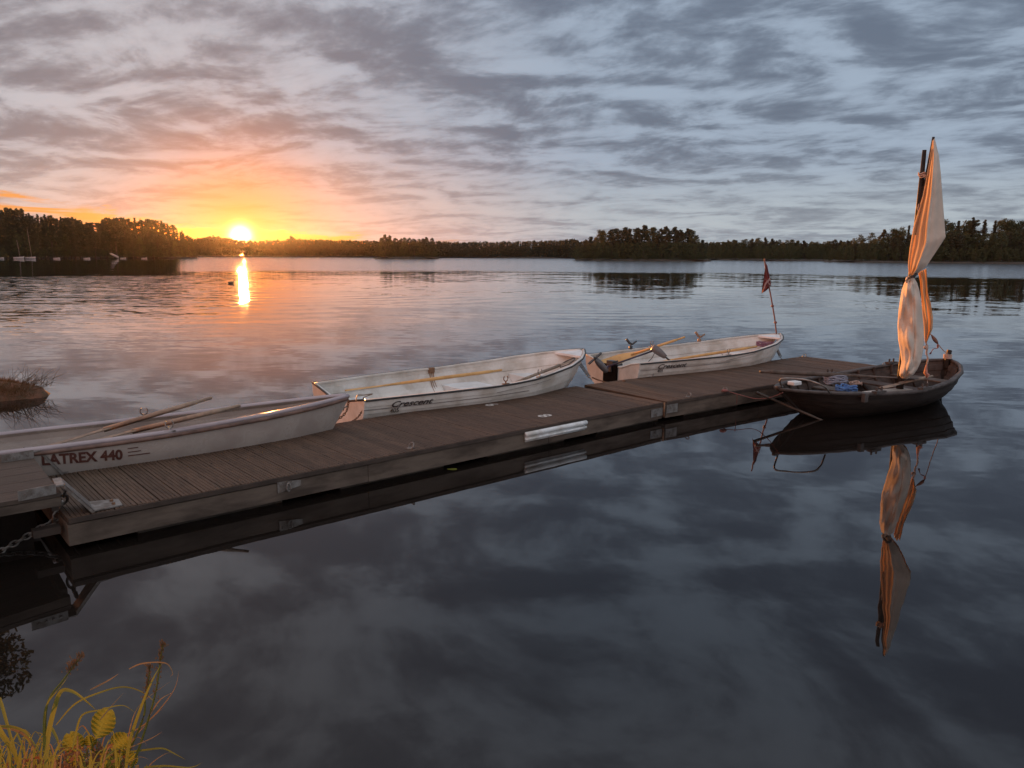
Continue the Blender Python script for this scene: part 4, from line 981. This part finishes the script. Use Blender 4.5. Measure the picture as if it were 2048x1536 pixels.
b = MB(); b.tube(spline([mp(1876, 689, .1), mp(1875, 696, .08), mp(1867, 698, .08), mp(1862, 705, .08), mp(1860, 708, .1)], 5), .014, 5, flat=.35); b.build('red_ribbon', ROPER, r4, True)
# oars and gear aboard
oar(at(1520, 743, .50), at(1835, 757, .42), 'long dark oar laid across the tarred boat, its handle sticking out over the dock', OARD, .9, .06, None, r=.028)
oar(at(1865, 752, .40), at(1762, 776, .36), 'grey oar blade lying beside the mast of the tarred boat', OARG, .55, .05, None, r=.022)
oar(at(1650, 843, -.02), at(1518, 787, .30), 'old grey oar slanting from the water up toward the dock', OARD, .4, .022, None, r=.016)
coil(at(1671, 768, .33), .16, 11, ROPEG, 'grey blue rope coil in the tarred boat', zr=.10, r=.010, turns=9)
coil(at(1692, 783, .30), .14, 12, ROPEB, 'bright blue rope coil in the tarred boat', zr=.06, r=.009, turns=6)
coil(at(1712, 771, .30), .08, 13, ROPEW, 'pale rope coil beside the blue coils in the tarred boat', zr=.03, r=.009, turns=3)
b = MB(); b.box(b4.S+b4.a*(b4.L*.46)+b4.n*.34+Vector((0, 0, .28)), (.75, .16, .02), (b4.a+b4.n*.10).normalized(), b4.n); tag(b.build('plank', mat('pale_board', (.42, .40, .36), .7, (.30, .27, .23), 6), None, bevel=.003), 'pale loose board inside the near side of the tarred boat', 'board')
b = MB(); c = at(1589, 766, .40); b.box(c, (.15, .11, .05), b4.a, b4.n); tag(b.build('white_box', SEAT, None, bevel=.012), 'small white box in the bow of the tarred boat', 'box')
b = MB(); b.tube(spline([at(1450, 781, .26), at(1475, 788, .24), at(1510, 797, .20), at(1540, 795, .26), at(1566, 785, .38)], 8), .0045, 6)
tag(b.build('mooring_rope', ROPER, None, True), 'faded red mooring rope from the dock to the tarred boat', 'rope')
b = MB(); b.tube(spline([at(1474, 790, .24), at(1474, 800, .16), at(1473, 808, .10)], 5), .005, 5); b.blob(at(1450, 781, .27), (.05, .03, .02), 8, 5, .3)
tag(b.build('rope', ROPER, None, True), 'knotted red rope end hanging from the dock edge', 'rope')

# ------------------------------------------------------------------ duck, small moored boats on the left shore
dk = thing('duck', (DUCK.x, DUCK.y, 0), 'dark duck swimming near the sun glitter', 'duck')
DKM = mat('duck_feathers', (.07, .045, .03), .8, (.12, .08, .05), 9)
b = MB(); rings = []
for x, r_, z in ((-.24, .01, .09), (-.20, .05, .06), (-.1, .10, .045), (.02, .115, .045), (.12, .08, .06), (.16, .05, .12), (.175, .045, .19), (.19, .055, .235), (.22, .045, .25), (.25, .02, .24), (.30, .010, .225)):
    rings.append([(DUCK.x+x, DUCK.y+r_*.8*math.cos(t), z+r_*math.sin(t)) for t in np.linspace(0, 2*PI, 11)[:-1]])
b.loft(rings); b.build('body', DKM, dk, True)
moor = {0: (6, 509.5, 'leftmost small white boat moored below the left wood'), 1: (43, 511, 'small white sailing boat with bare mast below the left wood'), 2: (66, 511, 'second small sailing boat with a taller bare mast below the left wood'), 3: (118, 513, 'low white dinghy on the left shore'), 4: (178, 513, 'white open boat on the left shore left of the tilted one'), 6: (250, 515, 'small white boat just right of the tilted hull'), 7: (292, 515, 'tiny white dinghy near the point of the left shore')}
WHT = mat('distant_white_hull', (.42, .38, .36), .6)
def small_boat(x, label, mast=0, tilt=False, L_=4.2):
    p = atd(x, 560, 244 if x < 200 else 258); p.z = 0.; root = thing('moored_boat', p, label, 'boat', 'small boats along the left shore'); b = MB(); rings = []
    for t in np.linspace(0, 1, 9):
        hw = .8*math.sin(PI*min(1, .35+t*.65))**.6+.02; sh = .75+.35*t*t
        rings.append([p+Vector((L_*(t-.5), y*hw*L_/4.2, sh*z*L_/4.2)) for y, z in ((-1, 1), (-.8, .3), (-.3, -.1), (.3, -.1), (.8, .3), (1, 1), (.86, .95), (.6, .5), (-.6, .5), (-.86, .95))])
    if tilt: rings = [[p+Vector((q.x-p.x, q.y-p.y, q.z))+Vector((0, 0, -.5*(q.x-p.x)+.7)) for q in r] for r in rings]
    b.loft(rings); b.build('hull', WHT, root, True)
    if mast: b = MB(); b.tube([p+Vector((.3, 0, .3)), p+Vector((-.2, 0, mast))], [.05, .03], 6); b.build('mast', mat('mast_metal', (.3, .25, .2), .6), root, True)
for k, (x, y, lab) in moor.items(): small_boat(x, lab, {1: 5., 2: 8.}.get(k, 0), False, 2.6 if k in (1, 2) else 1.7)
small_boat(233, 'white hull lying tilted on the left shore', 0, True, 2.4)

# ------------------------------------------------------------------ near bank, hummock, plants
b = MB(); N = 26; rings = []
edge = [at(-260, 1330, .1), at(-120, 1440, .1), at(-30, 1510, .1), at(60, 1570, .1), at(200, 1640, .1), at(420, 1720, .1), at(800, 1900, .1), at(1500, 2300, .1), at(3000, 2600, .1)]
edge = [Vector((-7, 3.4, .1)), Vector((-3.2, 2.75, .1))]+edge[1:]
edge = spline(edge, 4)
for k in range(9):
    f = k/8; rings.append([Vector((e.x*(1+.1*f), e.y-f*6.+(0 if k else .1), (-.25 if k == 0 else .06+.55*sm(f*4)+random.uniform(-.03, .03)))) for e in edge])
b.loft(rings, False, False); tag(b.build('bank', mat('bank_earth', (.10, .065, .035), .95, (.05, .04, .022), 6, bump=.03, bscale=14), None, True), 'earth bank the photographer stands on', None, None, 'structure')
def blade(b, pts, w_, n=7):
    pts = spline(pts, n); N_ = len(pts); rows = []
    for i, p in enumerate(pts):
        t = (pts[min(i+1, N_-1)]-pts[max(i-1, 0)]).normalized(); view = (p-Vector((0, 0, H))).normalized(); a = t.cross(view).normalized(); f = i/(N_-1)
        ww = w_*(1-f**2.2)*(.55+.45*sm(f*5)); tw = a*math.cos(.5*f)+view*math.sin(.5*f)*.6
        rows.append([p-tw*ww, p+view*ww*.35, p+tw*ww])
    b.loft(rows, False, False)
DG = 1.95
def gp(x, y, dd=0.): return atd(x, y, DG+dd)
big = [([(92, 1560), (95, 1480), (108, 1420), (122, 1383), (145, 1383), (172, 1402), (194, 1422)], 6), ([(88, 1510), (88, 1440), (96, 1405), (120, 1375), (137, 1352)], 2.6),
       ([(250, 1560), (258, 1490), (280, 1420), (305, 1360), (325, 1325)], 4.5), ([(112, 1450), (150, 1408), (200, 1385), (245, 1374), (280, 1382), (305, 1400), (319, 1418)], 2.6),
       ([(-20, 1430), (5, 1470), (30, 1510), (45, 1560)], 6), ([(-20, 1450), (30, 1460), (60, 1480), (85, 1510)], 4), ([(0, 1453), (25, 1454), (50, 1464), (70, 1490), (82, 1508)], 3.5),
       ([(145, 1500), (152, 1465), (165, 1430), (200, 1420), (245, 1411), (272, 1427)], 2.6), ([(250, 1505), (290, 1500), (325, 1497), (350, 1508), (372, 1520)], 3), ([(100, 1450), (115, 1480), (120, 1510)], 4),
       ([(60, 1548), (50, 1510), (40, 1480), (25, 1455), (0, 1450)], 3.5), ([(180, 1550), (200, 1525), (230, 1500), (262, 1497)], 3), ([(288, 1535), (330, 1532), (380, 1535), (405, 1525)], 2.6),
       ([(248, 1500), (300, 1478), (325, 1463)], 1.6), ([(255, 1490), (300, 1440), (327, 1415)], 1.6), ([(230, 1478), (290, 1448), (345, 1385), (358, 1340)], 2.), ([(300, 1430), (320, 1400), (345, 1385)], 1.6),
       ([(255, 1480), (268, 1430), (290, 1400), (345, 1360)], 1.4), ([(200, 1440), (225, 1410), (248, 1385)], 1.6), ([(180, 1380), (215, 1362), (238, 1347)], 2.2), ([(258, 1338), (285, 1327), (330, 1326), (345, 1345), (340, 1354)], 1.8),
       ([(0, 1395), (12, 1440), (30, 1500), (50, 1550)], 4), ([(288, 1560), (300, 1530), (330, 1508), (345, 1506)], 1.6), ([(150, 1560), (152, 1520), (135, 1500), (98, 1500)], 3.2), ([(40, 1545), (60, 1525), (78, 1530)], 3)]
b = MB(); b_d = MB()
for i, (pp, w_) in enumerate(big):
    dz = random.uniform(-.25, .25); pts = [gp(x, y, dz+.05*math.sin(i+k)) for k, (x, y) in enumerate(pp)]
    blade(b_d if i in (5, 18, 19, 20, 13, 14, 15, 16, 17, 22) else b, pts, w_*DG/1510*.68)
r_ = random.Random(5)
for i in range(260):
    x = r_.uniform(-60, 300); y0 = 1560+r_.uniform(-15, 60); hgt = r_.uniform(30, 105)*(1 if x < 260 else .4); ln = r_.uniform(-50, 60); dz = r_.uniform(-.3, .3)
    blade(b if r_.random() < .7 else b_d, [gp(x, y0, dz), gp(x+ln*.2, y0-hgt*.6, dz), gp(x+ln*.6, y0-hgt*.95, dz), gp(x+ln, y0-hgt*r_.uniform(.7, 1.), dz)], r_.uniform(.6, 1.9)*DG/1510, 4)
tag(b.build('grass', FGRASS), 'yellow green grass blades at the near left corner', None, None, 'stuff')
tag(b_d.build('dry_grass', FDRY), 'dry orange grass blades bending over the water', None, None, 'stuff')
# seed head of a reed grass
def seed_stalk(pp, dz, label, hs, name='reed_grass', spread=9, cnt=60, m1=SEED):
    root = thing(name, gp(pp[0][0], pp[0][1], dz), label, 'grass stalk'); b = MB(); pts = spline([gp(x, y, dz) for x, y in pp], 6); b.tube(pts, [lerp(.0035, .0012, i/(len(pts)-1)) for i in range(len(pts))], 5); b.build('stem', FGRASS, root, True)
    b = MB(); r_ = random.Random(len(pp)+cnt); n = len(pts)
    for k in range(cnt):
        i = int(n*(1-hs)+r_.random()*n*hs*.98); p = pts[min(i, n-1)]; q = p+Vector((r_.gauss(0, 1), r_.gauss(0, .6), r_.gauss(.4, 1)))*(spread*DG/1510*.5)
        b.add([p, q+Vector((.0015, 0, .001)), q+Vector((0, 0, .007)), q-Vector((.0015, 0, -.001))], [(0, 1, 2, 3)])
    b.build('seed_head', m1, root); return root
seed_stalk([(95, 1530), (90, 1440), (100, 1395), (125, 1362), (145, 1335), (163, 1312)], 0., 'dark seed head on a bent stalk at the left, over the grass', .30, spread=9, cnt=90, m1=SEED)
seed_stalk([(262, 1540), (290, 1460), (312, 1380), (322, 1310), (326, 1290)], .05, 'tallest feathery reed grass leaning right over the water', .55, spread=7, cnt=120)
seed_stalk([(240, 1540), (285, 1440), (290, 1400), (296, 1370), (300, 1335)], .1, 'shorter feathery reed grass beside the tallest one', .5, spread=7, cnt=110)
# alder leaves
def alder(cx, cy, dz, sprigs, label):
    root = thing('alder_shoot', gp(cx, cy+60, dz), label, 'plant'); b = MB(); b.tube([gp(cx-4, cy+75, dz), gp(cx, cy+30, dz), gp(cx+4, cy, dz)], [.006, .004, .002], 6); b.build('stem', TRUNK, root, True)
    for (x, y, L_, w_, ang) in sprigs:
        b = MB(); rows = []; n = 14; s_ = DG/1510
        ux, uy = math.cos(ang), -math.sin(ang)
        for i in range(n+1):
            t = i/n; hw = w_*math.sin(PI*min(1, t*.93+.05))**.6*(1 if i % 2 else .93); row = []
            for k in range(7):
                v = (k-3)/3; wav = 4*math.cos(t*n*PI)*abs(v)
                px_, py_ = x+ux*(t*L_+abs(v)*L_*.10)-uy*v*hw, y+uy*(t*L_+abs(v)*L_*.10)+ux*v*hw
                row.append(atd(px_, py_, DG+dz-.0+s_*(wav+abs(v)*hw*.35+8*math.sin(t*3))))
            rows.append(row)
        b.loft(rows, False, False); b.build('leaf', FLEAF, root, False)
        c0 = atd(x, y, DG+dz); b = MB(); b.tube([c0, gp(cx, cy+25, dz)], .002, 5); b.build('leaf_stalk', FGRASS, root)
alder(195, 1480, 0.05, [(192, 1478, 62, 25, 1.15), (158, 1510, 46, 24, 2.0), (222, 1500, 42, 22, .7), (200, 1530, 40, 20, .3), (168, 1535, 36, 22, 2.6), (182, 1498, 26, 13, 1.7)], 'alder shoot with broad ribbed yellow green leaves in the near left corner')
alder(240, 1520, 0.12, [(240, 1515, 34, 19, 1.6), (250, 1530, 30, 17, .9), (222, 1536, 40, 18, 2.4)], 'smaller alder shoot just right of the broad leaved one')
# leafy debris at base
b = MB(); r_ = random.Random(9)
for i in range(700):
    x = r_.gauss(170, 32) if r_.random() < .6 else r_.uniform(-20, 150); y = r_.uniform(1495, 1560) if x > 120 else r_.uniform(1515, 1570); p = gp(x, y, r_.uniform(-.12, .12)); s_ = r_.uniform(.002, .007)
    q = [Vector((r_.gauss(0, 1), r_.gauss(0, 1), r_.gauss(0, 1)))*s_ for _ in range(3)]; b.add([p, p+q[0], p+q[0]+q[1], p+q[1]], [(0, 1, 2, 3)])
tag(b.build('heather', HEATH), 'brown heather and litter at the foot of the near grass', None, None, 'stuff')
# mossy hummock at the left, in the water
hc = at(-6, 797, 0.); b = MB(); rings = []
for k in range(9):
    f = k/8; rr = math.cos(f*PI/2)**.55; rings.append([hc+Vector((-.75+1.28*math.cos(t)*rr*(1+.10*math.sin(3*t+1)+random.uniform(-.05, .05)), .15+.62*math.sin(t)*rr*(1+random.uniform(-.06, .06)), -.06+.25*math.sin(f*PI/2)*(1+.22*math.sin(5*t+f*3)+random.uniform(-.08, .08)))) for t in np.linspace(0, 2*PI, 33)[:-1]])
b.loft(rings); hm = b.build('hummock', mat('moss', (.17, .075, .04), .95, (.08, .055, .028), 9, bump=.05, bscale=16), None, True); tag(hm, 'mossy hummock rising from the water at the left edge', None, None, 'structure')
b = MB(); r_ = random.Random(3)
for i in range(6500):
    a = r_.uniform(0, 2*PI); rr = math.sqrt(r_.random()); x = -.75+1.25*rr*math.cos(a); y = .15+.60*rr*math.sin(a); z = -.06+.30*math.sqrt(max(0, 1-rr*rr*.95)); p = hc+Vector((x, y, z)); L_ = r_.uniform(.03, .10)
    q = Vector((r_.gauss(0, .7)+.3*x, r_.gauss(0, .7), 1.)).normalized()*L_; s_ = Vector((r_.uniform(.002, .005), 0, 0)); b.add([p-s_, p+s_, p+q], [(0, 1, 2)])
for i in range(150):
    x = r_.uniform(.0, .50); p = hc+Vector((x, r_.uniform(-.25, .5), .10)); L_ = r_.uniform(.18, .42); q = Vector((r_.gauss(.45, .45), r_.gauss(0, .4), r_.uniform(.1, 1.))).normalized()*L_
    b.tube([p, p+q*.5+Vector((0, 0, .03)), p+q+Vector((0, 0, -.02))], [.0025, .002, .001], 4)
tag(b.build('sedge', HEATH), 'thin reddish sedge covering the mossy hummock', None, None, 'stuff')
# bank tree beyond the left edge of the frame, seen only in the water
tr_ = thing('bank_tree', (-12.0, 12.6, 0), 'dark leafy tree on the left bank mirrored in the lower left corner', 'tree')
cs, ss_ = [], []
for k in range(120):
    q = rng.normal(size=3); q /= np.linalg.norm(q); q *= rng.random()**.4; c, s_ = clump((-12.6+2.9*q[0], 13.0+2.4*q[1], 6.0+1.6*q[2]), (.55, .55, .42), 330, .055); cs.append(c); ss_.append(s_)
cv = leaf_quads(np.concatenate(cs), np.concatenate(ss_)); cv -= np.array([-12.0, 12.6, 0])
o = bpy.data.objects.new('crown', mesh_quads('crown', cv, FDEC)); COL.objects.link(o); o.parent = tr_
b = MB(); b.tube([(-14., 12.6, -.2), (-13.8, 12.7, 3.), (-13.3, 12.8, 7.)], [.22, .17, .08], 9)
for k in range(6): a = k*1.05; b.tube([(-13.7, 12.7, 4.2+.4*k), (-13.7+1.2*math.cos(a), 12.7+1.2*math.sin(a), 5.4+.4*k), (-13.7+2.2*math.cos(a), 12.7+2.2*math.sin(a), 6.2+.4*k)], [.08, .05, .02], 6)
b.build('trunk', TRUNK, tr_, True)
# a yellow leaf afloat
b = MB(); p = at(904, 938, .003); b.add([p+Vector((.05*math.cos(t), .028*math.sin(t)*(1+.3*math.cos(t)), .0)) for t in np.linspace(0, 2*PI, 13)[:-1]], [tuple(range(12))]); tag(b.build('fallen_leaf', FLEAF), 'single yellow leaf floating beside the dock', 'leaf')

# thin scattering volume added to imitate the glare round the sun
b = MB(); b.box((150, 330, 12), (2600, 1000, 28))
me = bpy.data.meshes.new('glare_haze'); me.from_pydata(b.v, [], b.f); hz = bpy.data.objects.new('glare_haze', me); COL.objects.link(hz)
M = bpy.data.materials.new('glare_haze'); M.use_nodes = True; g = NT(M.node_tree); g.n.clear(); out = g.node('ShaderNodeOutputMaterial'); pv = g.node('ShaderNodeVolumePrincipled')
pv.inputs['Color'].default_value = C(.9, .88, .86); pv.inputs['Density'].default_value = .000028; pv.inputs['Anisotropy'].default_value = .89
g.l.new(pv.outputs[0], out.inputs['Volume']); me.materials.append(M); tag(hz, 'thin volume over the lake added to imitate sun glare', None, None, 'stuff')
